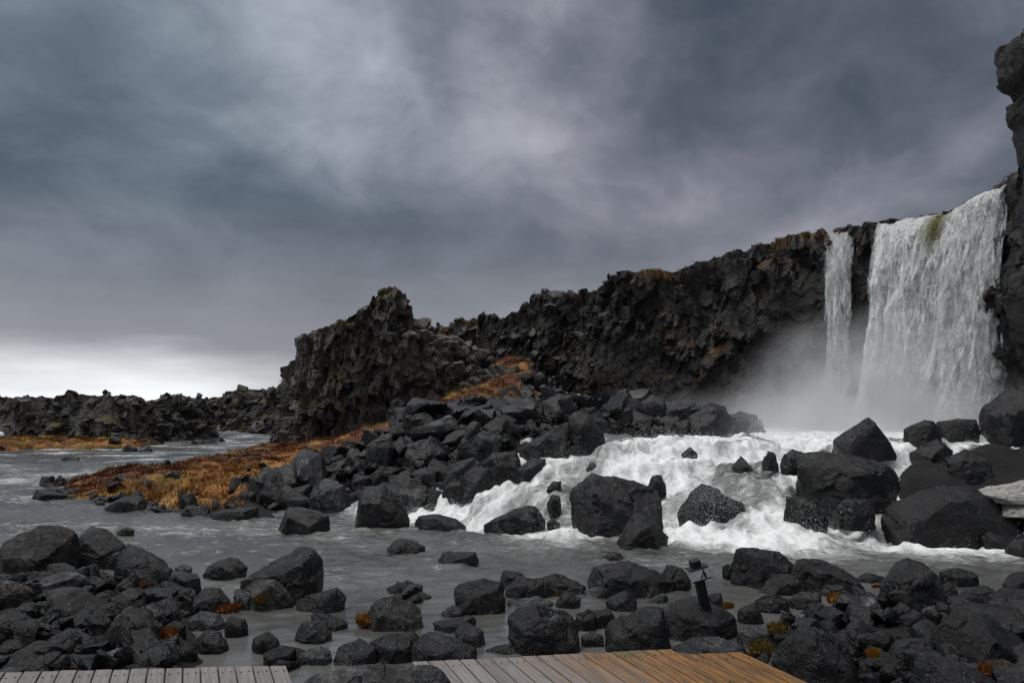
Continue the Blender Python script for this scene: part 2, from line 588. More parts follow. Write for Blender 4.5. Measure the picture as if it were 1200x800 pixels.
def wood_material(name, wetstain):
    m, k = new_mat(name)
    g = k.n('ShaderNodeAttribute', attribute_name='board').outputs['Vector']   # along, across, board number
    oc = k.n('ShaderNodeTexCoord').outputs['Object']
    grain = k.noise(k.mapping(g, scale=(1.2, 46.0, 3.7)), 1.5, 6, .65, .4)
    fine = k.noise(k.mapping(g, scale=(5.0, 160.0, 3.7)), 1.5, 4, .6)
    bn = k.n('ShaderNodeTexWhiteNoise', noise_dimensions='1D')
    k.set(bn.inputs['W'], k.n('ShaderNodeSeparateXYZ', ins={0: g}).outputs[2])
    c = k.mix(k.ramp(grain, .3, .7), c4(.130, .119, .112), c4(.215, .200, .190))
    c = k.vmath('SCALE', c, k.ramp(fine, .3, .7, .80, 1.18))
    c = k.vmath('SCALE', c, k.math('MULTIPLY_ADD', bn.outputs['Value'], .32, .84))
    rg = .62
    if wetstain:
        # algae-stained, soaked boards towards the platform's right end
        x = k.n('ShaderNodeSeparateXYZ', ins={0: oc}).outputs[0]
        y = k.n('ShaderNodeSeparateXYZ', ins={0: oc}).outputs[1]
        q = k.math('ADD', x, k.math('MULTIPLY', k.math('SUBTRACT', y, 5.0), .39))
        q = k.math('ADD', q, k.math('MULTIPLY', k.math('SUBTRACT', k.noise(k.mapping(g, scale=(1.1, 14, 2.0)), 1.4, 5, .65), .5), 1.5))
        w = k.ramp(q, -.15, 1.25)
        st = k.mix(k.ramp(k.noise(k.mapping(g, scale=(1.6, 22, 2.0)), 1.6, 5, .65), .34, .66), c4(.075, .034, .008), c4(.30, .135, .014))
        st = k.mix(k.ramp(k.noise(oc, 3.2, 4, .6), .58, .70), st, c4(.095, .072, .012))
        st = k.mix(k.math('MULTIPLY', k.ramp(fine, .52, .68), .45), st, c4(.26, .20, .14))
        c = k.mix(k.math('MULTIPLY', w, .92), c, st)
        rg = k.ramp(w, 0, 1, .55, .22)
    b = k.n('ShaderNodeBump', ins={'Height': k.math('ADD', grain, k.math('MULTIPLY', fine, .5)), 'Strength': .5, 'Distance': .004})
    p = k.n('ShaderNodeBsdfPrincipled', ins={'Base Color': c, 'Roughness': rg, 'Normal': b, 'Specular IOR Level': .4})
    finish(k, p)
    return m


M_WOOD = wood_material("grey_deck_boards", False)
M_WOOD_WET = wood_material("stained_deck_boards", True)
M_WOOD_DARK = flat_mat("dark_timber", (.05, .038, .028), .7, .3, 9)

# ------------------------------------------------------------------ lie of the land
YB = ([-12, -8, -5.2, -4, -1, 1, 3, 4.5, 6.3, 9, 16], [4000, 400, 30, 19.5, 17.3, 15.8, 15.3, 14.6, 14.3, 14.2, 14.2])
YT = ([-12, -8, -5.2, -4, -1, 1, 3, 7, 9, 12, 16], [4100, 480, 50, 31, 25.5, 22.5, 21.2, 21.2, 19.5, 19.5, 19.5])
POOL = 1.6


def rapid_q(x, y):
    yb = np.interp(x, *YB)
    yt = np.interp(x, *YT)
    return (y - yb) / (yt - yb)


def level(x, y):
    """Still height of the water: river at 0, the plunge pool above the rapids at POOL."""
    q = np.clip(rapid_q(x, y), 0, 1)
    s = .55 * sm(q) + .45 * (1 - (1 - q) ** 2.2)
    return POOL * s


def L0(px, py, z=0.0):
    return tuple(on_level(px, py, z)[:2])


MAINLAND = [L0(50, 578), L0(62, 562), L0(100, 551, .2), L0(150, 546, .3), L0(190, 541, .3), L0(225, 532, .35), L0(262, 524, .4), L0(318, 516, .4), L0(328, 512, .4), L0(331, 506, .4), L0(300, 502, .4),
            (-48, 210), (90, 210), (60, 48), (17, 48), (13.4, 46), (12.3, 40), (10.8, 32.5), (8.3, 28.2), (5.2, 25.6), (2.4, 23.6),
            (.3, 21.9), (-.9, 20.6), (-2.0, 20.0), (-3.3, 18.8), L0(430, 595), L0(400, 598), L0(350, 599), L0(310, 605), L0(250, 606), L0(210, 600), L0(132, 592), L0(62, 583)]
LEFTBANK = [(-120, 42), (-60, 46), (-37, 48.5), (-32.7, 54), (-28.5, 54.5), (-27.3, 58), (-30, 67), (-35.4, 83), (-41, 103), (-52, 135), (-50, 210), (-400, 260), (-400, 42)]
RIGHTBANK = [(7.4, 14.9), (8.2, 16.6), (9.2, 18.4), (10.6, 20.3), (12.6, 23.5), (18.5, 33), (22, 37), (60, 48), (60, 13), (16, 13.4), (10.3, 13.8)]
SHORE_L = [L0(-120, 700), L0(0, 684), L0(60, 668), L0(120, 668), L0(200, 690), L0(225, 705), L0(190, 745), L0(195, 790), (-2.0, 4.5), (-12, 4.5)]
SHORE_R = [(3.3, 5.3), L0(905, 745), L0(1000, 716), L0(1100, 722), L0(1300, 715), (12, 5.2)]
SHORE_N = [(-30, -30), (-30, 5.2), (-3, 5.4), (0, 5.9), (2.5, 5.9), (6, 5.6), (30, 5), (30, -30)]


def talus_t(x, y):
    yb = np.interp(x, [-14, -9, -4, -1, 2.4, 5, 8, 11, 13], [25, 21, 19.4, 20.6, 23.4, 25.4, 28, 33, 40])
    ye = np.interp(x, [-14.7, -10, -6.4, -2.2, 1, 4, 8, 12, 14], [49, 47, 47, 49, 55, 55, 50, 46, 45])
    return (y - yb) / (ye - yb)


def ground(x, y):
    x = np.asarray(x, float); y = np.asarray(y, float)
    shp = x.shape
    p = P2(x, y)
    n_big = fbm(p * .22, 3, 5).reshape(shp)
    n_mid = fbm(p * .9, 4, 9).reshape(shp)
    n_fin = fbm(p * 3.1, 3, 23).reshape(shp)
    lv = level(x, y)
    sdm = poly_sd(x, y, MAINLAND) + n_mid * .55
    sdl = poly_sd(x, y, LEFTBANK) + n_mid * .6
    sdr = poly_sd(x, y, RIGHTBANK) + n_mid * .3
    # river bed
    z = lv - .45 + .10 * n_mid
    # foreground shallows
    fore = sm((13.5 - y) / 4)
    zf = -.16 + .09 * n_mid + .05 * n_fin
    for pg, top in ((SHORE_L, .10), (SHORE_R, .05), (SHORE_N, .12)):
        s = poly_sd(x, y, pg) + n_mid * .25
        zf = np.where(s > -.6, zf + (top + .16 + .05 * n_fin - zf + zf * 0) * sm((s + .6) / 1.0) * .8, zf)
    z = z + (zf - z) * fore
    # mainland: grassy spit to the left, climbing talus to the right
    w = sm((x + 13.5) / 9.5)
    d = np.maximum(sdm, 0)
    tt = np.clip(talus_t(x, y), 0, 1)
    climb = np.interp(x, [-16, -14, -10, -6.4, -2.2, 1, 4, 6, 9, 13], [0, .1, .7, 1.8, 3.6, 4.5, 3.1, 2.5, 2.2, 1.8]) * (.52 * tt + .48 * sm((tt - .58) / .36))
    gully = 3.4 * np.exp(-((x + .8) / 5.0) ** 2) * sm((y - 51) / 25)
    spit = .42 * sm(d / 3.0) + (.13 * n_mid + .10 * n_big) * sm(d / 2.0)
    far = sm((y - 60) / 60)
    zl = lv * (1 - tt) * (y < 60) + spit + climb + gully + n_fin * .05 + (.25 * w) * n_mid * sm(d / 3)
    zl = zl + far * sm((-x - 12) / 10) * (.6 + .8 * sm((y - 95) / 30) * sm((x + 38) / 10))
    z = np.where(sdm > -1.2, z + (zl - z) * sm((sdm + .9) / 1.4), z)
    zb = .55 * sm(sdl / 3.2) + .15 * n_mid * sm(sdl / 2) + .16 * n_big + .05
    z = np.where(sdl > -1.5, z + (zb - z) * sm((sdl + 1.0) / 1.8), z)
    zr = lv * .9 + .10 + np.minimum(np.maximum(sdr, 0) * .09, 1.3) + .2 * n_mid
    z = np.where(sdr > -1.0, z + (zr - z) * sm((sdr + .6) / 1.2), z)
    return z


def turf(x, y):
    """Colour and amount of dead grass and moss."""
    x = np.asarray(x, float); y = np.asarray(y, float)
    p = P2(x, y)
    a = fbm(p * .35, 3, 41).reshape(x.shape)
    b = fbm(p * 1.1, 4, 47).reshape(x.shape)
    sdm = poly_sd(x, y, MAINLAND); sdl = poly_sd(x, y, LEFTBANK)
    isl = sm((sdm - .15 + b * .5) / .8) * sm((-x - 5.2 + 1.3 * a - .0 * y + .12 * (y - 20)) / 2.2)
    talus = sm((sdm - 2.0) / 2) * sm((a * .8 + b * .5 + .25 * sm((y - 34) / 14) - .12) / .3)
    gul = np.exp(-((x + 2.5) / 5) ** 2) * sm((y - 46) / 8) * sm((b + .5 * a + .15) / .3)
    lb = sm((sdl - .1 + b * .4) / .7)
    tt = talus_t(x, y)
    strip = sm((tt - .60 - .10 * a) / .12) * sm((2.5 - x) / 2) * sm((x + 15) / 2) * sm((b + .35) / .3)
    amt = np.maximum.reduce([isl, talus * .8, gul * .9, lb, strip * (sdm > 0)])
    gold = np.array([.215, .092, .018]); straw = np.array([.265, .142, .040]); rust = np.array([.085, .026, .008]); olive = np.array([.15, .105, .02])
    t1 = sm((a + .25 * b + .05) / .5)[..., None]
    t2 = sm((b - .10 + .25 * a) / .35)[..., None]
    c = gold * (1 - t2) + straw * t2
    # heathery rust patch in the middle of the spit and scattered up the talus
    rp = sm((-.05 + .75 * fbm(p * .24 + 9.1, 3, 77).reshape(x.shape) + .35 * b + .30 * sm((y - 29) / 5) * sm((47 - y) / 8)) / .22)[..., None]
    c = c * (1 - rp) + rust * rp
    t3 = sm((fbm(p * .5 + 4.4, 3, 61).reshape(x.shape) - .35) / .2)[..., None]
    c = c * (1 - t3 * .6) + olive * t3 * .6
    return np.concatenate([c, amt[..., None]], -1)


def persp_grid(ys, ncol, half):
    c = np.linspace(-1, 1, ncol)
    Y = np.repeat(ys[:, None], ncol, 1)
    X = c[None, :] * half(ys)[:, None]
    return X, Y


ys = np.concatenate([np.linspace(-18, 3.8, 30), np.geomspace(4.0, 130, 520), np.geomspace(134, 3500, 60)])
X, Y = persp_grid(ys, 430, lambda y: 12 + 1.0 * np.maximum(y, 0))
Z = ground(X, Y)
Z = np.where(Y > 140, Z * np.clip(1 - (Y - 140) / 120, .0, 1) + .4 * sm((Y - 140) / 100), Z)
T = turf(X, Y)
V = np.stack([X.ravel(), Y.ravel(), Z.ravel()], 1)
link('ground', mesh_np('ground', V, grid_faces(*X.shape), attrs={'turf': T.reshape(-1, 4)}), M_GROUND)['kind'] = 'structure'

# ------------------------------------------------------------------ hit test used to seat the rocks
def surface(x, y):
    g = ground(x, y)
    l_ = level(x, y)
    wet = (poly_sd(np.asarray(x, float), np.asarray(y, float), MAINLAND) < 0)
    return np.maximum(g, np.where(wet, l_, -9))


def seat(px, py, y0=4.0, y1=90.0):
    """Where the ray through a photograph pixel first meets the ground or the water."""
    d = pix_dir(px, py)
    yy = np.geomspace(y0, y1, 500)
    t = yy / d[1]
    xs, zs = EYE[0] + d[0] * t, EYE[2] + d[2] * t
    s = surface(xs, yy)
    i = np.argmax(zs < s)
    if not (zs < s).any():
        i = len(yy) - 1
    return np.array([xs[i], yy[i], zs[i]])

# ------------------------------------------------------------------ water
def water_fields(x, y, fine=True):
    shp = x.shape
    p = P2(x, y)
    q = rapid_q(x, y)
    lv = level(x, y)
    on = sm((x + 5.0) / 1.6)
    rap = on * sm((q + .26) / .26) * sm((1.45 - q) / .35)
    dist = np.maximum(np.interp(x, *YB) - y, 0)
    run = on * np.exp(-dist / 1.5) * .80 + on * np.exp(-dist / 4.0) * .18
    nlow = fbm(p * .5, 3, 71).reshape(shp)
    patchy = fbm(p * np.array([.9, 1.1, 1]) + 3.0, 4, 143).reshape(shp)
    xg, yg = p[:, 0] * .88 + p[:, 1] * -.47, p[:, 0] * .47 + p[:, 1] * .88
    flow_n = fbm(np.stack([xg * 1.5, yg * .45, p[:, 2] + 2], 1), 4, 151, .6).reshape(shp)
    foam = np.where(q < 0, run * (1 + .9 * nlow), 0)
    foam = np.maximum(foam, rap * (.78 + .30 * flow_n + .55 * np.minimum(patchy + .12, 0.10) * sm((q - .25) / .25)))
    pool = on * sm((q - 1.0) / .3)
    foam = np.maximum(foam, pool * .82)
    # fast water squeezing past the spit, and broken crests further out, extra foam painting in the river's silvery reflection
    ch = np.exp(-((y - 16.3 - .05 * (x + 8) - .6 * nlow) / 1.5) ** 2) * sm((-x - 2.0) / 2) * .44 * sm((x + 16) / 5)
    foam = np.maximum(foam, ch)
    foam = np.maximum(foam, (.30 + .22 * nlow + .06 * sm((y - 22) / 8)) * sm((y - 15) / 5) * sm((-x - 5) / 4))
    foam = np.maximum(foam, .20 * np.exp(-((y - 12.2 - .25 * nlow) / .5) ** 2 - ((x - 2.2) / 1.6) ** 2))
    calm = sm((11.8 - y + nlow) / 2.2) * .85
    r1 = 1 - np.abs(vnoise(p * np.array([1.5, 2.6, 1]) + nlow.reshape(-1, 1) * .8, 81)).reshape(shp)
    r2 = fbm(p * np.array([3.6, 6.0, 1]), 3, 87).reshape(shp)
    chop = 1 - np.abs(fbm(p * np.array([2.2, 5.2, 1]) + nlow.reshape(-1, 1), 2, 89)).reshape(shp)
    h = (1 - calm) * (.040 * (r1 - .6) + .026 * r2 + .030 * (chop - .7) + .03 * nlow)
    h = h + (1 - rap) * sm((foam - .2) / .5) * .035 * fbm(p * 2.4, 3, 93).reshape(shp)
    if fine:
        lump = fbm(p * np.array([.85, .62, 1]) + 5.5, 3, 101).reshape(shp)
        ridg = 1 - np.abs(fbm(p * np.array([1.9, 1.2, 1]), 3, 107)).reshape(shp)
        spl = fbm(p * 5.2, 4, 113, .6).reshape(shp)
        st = fbm(p * np.array([2.8, .8, 1]), 3, 127).reshape(shp)
        xf, yf = p[:, 0] * .927 + p[:, 1] * -.375, p[:, 0] * .375 + p[:, 1] * .927
        fl = np.stack([xf * 2.1, yf * .75, p[:, 2]], 1)
        strk = (1 - np.abs(fbm(fl, 3, 127))).reshape(shp)
        fls = fbm(np.stack([xf * 5.5, yf * 1.6, p[:, 2]], 1), 3, 131).reshape(shp)
        h = h + rap * (.17 * lump + .12 * (strk - .7) + .022 * fls + .008 * spl)
        h = h - rap * .26 * POOL * (.5 + .5 * np.sin(6.283 * (3.0 * q + .55 * lump))) * .42 * sm(q / .15) * sm((1 - q) / .15)
        h = h + pool * .10 * (lump + .5 * spl)
        h = h + np.exp(-((q - .97) / .10) ** 2) * on * (.12 + .05 * lump)
    return lv + h, foam, calm


def water_ok(x, y):
    return (poly_sd(x, y, MAINLAND) < .45) & (poly_sd(x, y, LEFTBANK) < 1.2) & (poly_sd(x, y, RIGHTBANK) < 4.0)


PX0, PX1, PY0, PY1 = -5.6, 12.5, 13.2, 30.0
ys = np.geomspace(3.0, 130, 640)
X, Y = persp_grid(ys, 520, lambda y: 8 + .95 * y)
Z, foam, calm = water_fields(X, Y, False)
ok = water_ok(X, Y) & (Y < 128)
inner = (X > PX0 + .12) & (X < PX1 - .12) & (Y > PY0 + .12) & (Y < PY1 - .12)
V = np.stack([X.ravel(), Y.ravel(), Z.ravel()], 1)
F = grid_faces(*X.shape)
keep = ok.ravel()[F].any(1) & ~inner.ravel()[F].all(1)
V, F, A = compact(V, F[keep], {'foam': foam.ravel(), 'calm': calm.ravel()})
link('river', mesh_np('river', V, F, attrs=A), M_WATER)['kind'] = 'structure'

xs = np.arange(PX0, PX1, .042); yy = np.arange(PY0, PY1, .05)
X, Y = np.meshgrid(xs, yy)
Z, foam, calm = water_fields(X, Y, True)
edge = np.minimum.reduce([X - PX0, PX1 - X, Y - PY0, PY1 - Y])
Zc, _, _ = water_fields(X, Y, False)
Z = Zc + (Z - Zc) * sm(edge / .8)
ok = water_ok(X, Y)
V = np.stack([X.ravel(), Y.ravel(), Z.ravel()], 1)
F = grid_faces(*X.shape)
F = F[ok.ravel()[F].any(1)]
V, F, A = compact(V, F, {'foam': foam.ravel(), 'calm': calm.ravel()})
link('white_water', mesh_np('white_water', V, F, attrs=A), M_WATER)['kind'] = 'structure'
RAP_X, RAP_Y, RAP_Z, RAP_F = X, Y, Z, foam


# ------------------------------------------------------------------ cliffs
def smooth1(a, n):
    kx = np.hanning(2 * n + 3)[1:-1]
    kx /= kx.sum()
    return np.convolve(np.pad(a, n, mode='edge'), kx, 'valid')


def wall(name, knots, zbase, lean=.8, ds=.13, dz=.13, back=7.0, big=.6, blocks=.38, small=.17, jag=.25, wet=0.0, seed=1,
         cell=(1.25, 1.25, 2.7), moss=(.5, 'olive'), fringe=.5, extra=None, ncorner=14, sub=1.0, mat=None):
    K = [at_depth(a, b, c) for a, b, c in knots]
    K = np.array(K)
    seg = np.hypot(np.diff(K[:, 0]), np.diff(K[:, 1]))
    s_k = np.concatenate([[0], np.cumsum(seg)])
    S = np.arange(0, s_k[-1], ds)
    px, py, zt = (np.interp(S, s_k, K[:, i]) for i in range(3))
    px, py = smooth1(px, ncorner), smooth1(py, ncorner)
    tx, ty = np.gradient(px), np.gradient(py)
    ln = np.hypot(tx, ty) + 1e-9
    nx, ny = smooth1(ty / ln, ncorner), smooth1(-tx / ln, ncorner)
    ln = np.hypot(nx, ny) + 1e-9
    nx, ny = nx / ln, ny / ln
    q = np.stack([S / 1.1, np.zeros_like(S), np.zeros_like(S)], 1)
    zt = zt + jag * (facets(q, seed + 50, .3) + .5 * facets(q * 2.3, seed + 60, .3))
    ln_ = np.array([lean(a) if callable(lean) else lean for a in S])
    zb = np.array([zbase(a) if callable(zbase) else zbase for a in S])
    nf = int((zt - zb).max() / dz)
    rows, par = [], []
    for j in range(nf + 1):
        t = j / nf
        o = ln_ * (1 - t) ** 1.2
        rows.append(np.stack([px + nx * o, py + ny * o, zb + (zt - zb) * t], 1)); par.append((t, 0))
    for b in np.geomspace(.12, back, 22):
        rows.append(np.stack([px - nx * b, py - ny * b, zt - .02 * b], 1)); par.append((1, b))
    rows.append(np.stack([px - nx * (back + .6), py - ny * (back + .6), zt - (zt - zb) * .9], 1)); par.append((1, back + .6))
    V = np.array(rows)                      # rows x S x 3
    nr, nc = V.shape[:2]
    f = V.reshape(-1, 3)
    t = np.repeat([a for a, b in par], nc); bk = np.repeat([b for a, b in par], nc)
    N = np.stack([np.tile(nx, nr), np.tile(ny, nr), np.zeros(nr * nc)], 1)
    wtop = np.where(bk > 0, np.clip(bk / .8, .4, 1), 0)
    # ds < cell, so every block shows its own broken face
    pw = f + .10 * np.stack([vnoise(f * .7, seed), vnoise(f * .7, seed + 1), vnoise(f * .7, seed + 2)], 1)
    vary = (.30 + 1.0 * sm((fbm(f * np.array([.22, .22, .30]), 3, seed + 40) + .35) / .7))
    ledge = np.floor(f[:, 2] / 2.6 + .7 * fbm(f * .12, 2, seed + 41) + .5 * facets(pw / np.array(cell) / 2.2, seed + 42, .4))
    d = big * fbm(f * .2, 3, seed + 3) + blocks * vary * facets(pw / np.array(cell), seed + 4, .7) + .16 * np.sin(ledge * 12.9) \
        + small * vary * facets(pw / np.array(cell) * 2.4, seed + 5, .7) + .03 * fbm(f * 2.2, 3, seed + 6)
    if extra is not None:
        d = d + extra(f, np.tile(S, nr), t)
    f0 = f.copy()
    up = np.clip(t * 0 + sm((t - .93) / .07), 0, 1)
    f = f + N * (d * (1 - wtop))[:, None]
    dzv = np.clip(d - big * fbm(f0 * .2, 3, seed + 3), -.45, .45)
    f[:, 2] += dzv * np.where(bk > 0, .55, up * .4)
    V = f
    F = grid_faces(nr, nc)
    me = mesh_np(name, V, F, smooth=False)
    n = np.zeros(len(V) * 3, np.float32)
    me.vertices.foreach_get('normal', n)
    nz = n.reshape(-1, 3)[:, 2]
    amt, tone = moss
    mn = fbm(V * .55, 4, seed + 20) + .4 * fbm(V * 2.2, 2, seed + 21)
    a = sm((nz - .30) / .3) * sm((mn + amt - .45) / .3)
    if fringe:
        fr = np.where(bk > 0, sm(1.6 - bk), sm((t - 1 + .06) / .05)) * sm((fbm(V * .45 + 7, 3, seed + 30) + fringe - .3) / .3)
        a = np.maximum(a, fr * .95)
    tones = {'olive': ((.050, .046, .016), (.105, .085, .030)), 'rust': ((.085, .034, .012), (.140, .075, .026))}[tone]
    mm = sm((fbm(V * .8 + 2, 3, seed + 25) + .25) / .5)[:, None]
    c = np.array(tones[0]) * (1 - mm) + np.array(tones[1]) * mm
    at = np.concatenate([c, a[:, None]], 1).astype(np.float32)
    me.attributes.new('moss', 'FLOAT_COLOR', 'POINT').data.foreach_set('color', at.ravel())
    wv = wet(V) if callable(wet) else np.full(len(V), wet)
    me.attributes.new('wet', 'FLOAT', 'POINT').data.foreach_set('value', np.asarray(wv, np.float32))
    return link(name, me, mat or M_CLIFF)


MAIN_KNOTS = [(430, 400, 92), (478, 396, 84), (500, 386, 80), (516, 383, 80), (526, 390, 79), (536, 374, 78), (548, 377, 77.5), (562, 376, 77), (578, 375, 75), (592, 376, 74), (600, 369, 73.3), (612, 361, 72.5),
              (620, 358, 72.2), (624, 348, 72), (640, 347, 70), (665, 349, 67), (692, 345, 64), (703, 335, 62.5), (708, 333, 62), (722, 325, 61), (735, 321, 60), (765, 319, 58.5), (790, 321, 57), (806, 315, 56),
              (822, 310, 55), (845, 304, 53.5), (872, 296, 51.5), (900, 287, 50), (940, 279, 48.2), (965, 274, 46.8), (1004, 268, 45.2), (1030, 263, 44), (1075, 258, 42.2), (1114, 251, 40.2),
              (1130, 241, 39.3), (1150, 229, 38.2), (1175, 219, 37), (1190, 212, 36.2), (1225, 200, 34), (1300, 180, 30)]
o = wall('cliff', MAIN_KNOTS, lambda s: 2.0 if s < 30 else .8, lean=1.5, ds=.1, dz=.1, seed=3, big=.45, blocks=.36, small=.18, jag=.10, cell=(1.2, 1.2, 1.75),
         wet=lambda V: np.clip(sm((62 - V[:, 1]) / 14), 0, 1), moss=(.18, 'rust'), fringe=.02)
tag(o, 'long dark basalt cliff that the waterfall pours over', 'cliff', kind='structure')

SPUR_KNOTS = [(352, 452, 110), (350, 446, 80), (346, 440, 62), (337, 434, 54), (337, 428, 52.4), (343, 424, 51.6), (346, 401, 51), (353, 394, 50.5), (366, 391, 50), (382, 387, 50), (404, 381, 50), (414, 376, 50), (422, 369, 50), (432, 362, 50),
              (437, 350, 50), (446, 343, 50), (456, 341, 50), (468, 344, 50), (477, 347, 50.2), (480, 361, 50.4), (484, 376, 50.8), (488, 389, 51.6), (498, 391, 53), (515, 398, 54.5), (530, 404, 56), (550, 415, 58), (575, 432, 60), (600, 446, 62)]
o = wall('rock_spur', SPUR_KNOTS, lambda s: .1, lean=lambda s: .7 + 5.0 * float(sm((s - 68.5) / 5)), seed=31, ds=.10, dz=.11, big=.40, blocks=.46, small=.24, jag=.12, cell=(.80, .80, 1.55),
         moss=(.30, 'olive'), fringe=.05, back=5.0, mat=M_SPUR)
tag(o, 'tall weathered rock spur with a knobbly summit at the bend of the river', 'rock spur', kind='structure')

LEFT_KNOTS = [(-160, 470, 70), (-40, 470, 65), (0, 468, 64), (11, 466, 63.5), (37, 465, 63), (41, 475, 63), (54, 475, 63), (65, 468, 63), (82, 462, 63), (86, 478, 63), (96, 473, 63), (108, 469, 63), (127, 461, 63), (134, 471, 63.5), (142, 470, 64), (156, 466, 65),
              (164, 479, 66), (172, 473, 67), (181, 471, 67), (207, 465, 68), (228, 465, 69), (232, 476, 70), (240, 490, 75)]
o = wall('rock_ridge', LEFT_KNOTS, .2, lean=1.6, seed=53, ds=.12, dz=.11, big=.6, blocks=.45, small=.22, jag=.22, cell=(1.3, 1.3, 1.3), moss=(.22, 'olive'), fringe=-.1, back=4.0, mat=M_SPUR)
tag(o, 'low broken rock ridge along the far bank of the river', 'rock ridge', kind='structure')

FAR_KNOTS = [(205, 470, 150), (231, 470, 140), (237, 467, 138), (242, 471, 136), (252, 468, 132), (268, 461, 128), (290, 459, 122), (296, 463, 120), (312, 462, 117), (318, 458, 114), (335, 454, 110), (360, 450, 104)]
o = wall('distant_cliff', FAR_KNOTS, .2, lean=3.0, seed=71, ds=.24, dz=.2, big=1.4, blocks=.8, small=.4, jag=.22, cell=(2.2, 2.2, 3.0), moss=(.18, 'olive'), fringe=.1, back=12)
tag(o, 'distant dark canyon cliff closing the valley behind the spur', 'cliff', kind='structure')

# the near wall at the right of the falls: one jutting corner
SIL = [(60, 1173), (75, 1170), (100, 1170), (107, 1175), (112, 1184), (124, 1185), (128, 1174), (148, 1176), (156, 1181), (165, 1181), (200, 1187), (213, 1189), (280, 1188), (310, 1184), (318, 1174), (326, 1166), (345, 1164),
       (380, 1166), (401, 1168), (405, 1179), (430, 1181), (455, 1178), (470, 1172), (490, 1166)]
ZS = np.array([at_depth(1180, a, 32.5)[2] for a, b in SIL][::-1])
OS = np.array([(1182 - b) / 900 * 32.5 for a, b in SIL][::-1])
CORN = at_depth(1182, 200, 32.5)


def corner(f, s, t):
    dist = np.hypot(f[:, 0] - CORN[0], f[:, 1] - CORN[1])
    return np.interp(f[:, 2], ZS, OS) * np.exp(-(dist / 3.2) ** 2) * 1.05


RIGHT_KNOTS = [(1420, 20, 38), (1300, 40, 36), (1215, 55, 34), (1183, 61, 32.6), (1183, 61, 32.4), (1215, 40, 30.5), (1330, 0, 27), (1560, -60, 22)]
o = wall('canyon_wall', RIGHT_KNOTS, .5, lean=.0, seed=91, ds=.12, dz=.13, big=.15, blocks=.16, small=.10, jag=.1, cell=(1.2, 1.2, 1.8), moss=(-.4, 'olive'), fringe=-1, extra=corner, wet=.7, ncorner=5, mat=M_WALL)
tag(o, 'black overhanging canyon wall at the right of the main waterfall', 'cliff', kind='structure')


# ------------------------------------------------------------------ the falls
def curtain(name, knots, out, layers, thick, clear=None, ds=.07, dt=.085, zfoot=1.35):
    K = np.array([at_depth(a, b, c) for a, b, c in knots])
    s_k = np.concatenate([[0], np.cumsum(np.hypot(np.diff(K[:, 0]), np.diff(K[:, 1])))])
    S = np.arange(0, s_k[-1] + ds, ds)
    px, py, zt = (smooth1(np.interp(S, s_k, K[:, i]), 6) for i in range(3))
    tx, ty = np.gradient(px), np.gradient(py)
    ln = np.hypot(tx, ty)
    nx, ny = smooth1(ty / ln, 25), smooth1(-tx / ln, 25)
    H = zt.max() - zfoot
    Tn = np.concatenate([np.linspace(-.14, -.02, 7), np.arange(0, 1.0001, dt / H)])
    Vs, Fs, st, th, cl, n0 = [], [], [], [], [], 0
    for li in range(layers):
        s, t = np.meshgrid(S, Tn)
        u = s / S[-1]
        tp = np.maximum(t, 0)
        p = np.stack([(s * 1.2).ravel(), (tp * 2.2).ravel(), np.full(s.size, li * 5.3)], 1)
        o1 = fbm(p, 3, 300 + li).reshape(s.shape)
        p2 = np.stack([(s * 3.4).ravel(), (tp * H * .55).ravel(), np.full(s.size, li * 3.1)], 1)
        o2 = fbm(p2, 4, 320 + li).reshape(s.shape)
        oo = out(u) * (1 + .13 * li) * np.sqrt(tp) * (1 + .16 * o1) + .36 * o2 * (.25 + tp) + .12 * li + 2.0 * tp ** 4 * sm(1 - u * 2.2) + np.where(t < 0, t * 9, .0)
        drop = np.where(t < 0, .45 * np.abs(t) * -1 * 0, tp) * H
        x = px[None] + nx[None] * oo
        y = py[None] + ny[None] * oo
        z = zt[None] - drop + .10 * (1 - tp) + .06 * o1 * (t < .1) - .10 * li * sm(1 - tp * 3) - .35 * sm((tp) / .03) * .0
        z = np.maximum(z, zfoot)
        Vs.append(np.stack([x.ravel(), y.ravel(), z.ravel()], 1))
        Fs.append(grid_faces(*s.shape) + n0)
        n0 += s.size
        st.append(np.stack([s.ravel() + li * 31, (np.sqrt(tp) * H * .9).ravel(), np.full(s.size, li * 2.7)], 1))
        th.append((thick(u, tp, li) + .10 * o1).ravel())
        cl.append((clear(u, tp) if clear else np.zeros(s.shape)).ravel() * (1 if li == layers - 1 or True else 0))
    me = mesh_np(name, np.concatenate(Vs), np.concatenate(Fs), attrs={'thick': np.concatenate(th), 'clear': np.concatenate(cl)})
    a = np.concatenate(st).astype(np.float32)
    me.attributes.new('st', 'FLOAT_VECTOR', 'POINT').data.foreach_set('vector', a.ravel())
    return link(name, me, M_FALL)


def g(u, c, w):
    return np.exp(-((u - c) / w) ** 2)


def thick_main(u, t, li):
    b = .80 + .28 * g(u, .14, .24) + .14 * t - .34 * g(u, .50, .10) * g(t, .28, .20) - .22 * g(u, .93, .10) * sm(t / .1) + .25 * np.exp(-t / .05)
    b = b - .05 * sm((u - .6) / .2) * sm(t / .15)
    b = b - .9 * sm((.09 - u) / .09) ** 1.5 - .55 * sm((u - .95) / .05)
    return b - .16 * li


def clear_main(u, t):
    return g(u, .475, .085) * sm((.20 - t) / .12) * 1.0


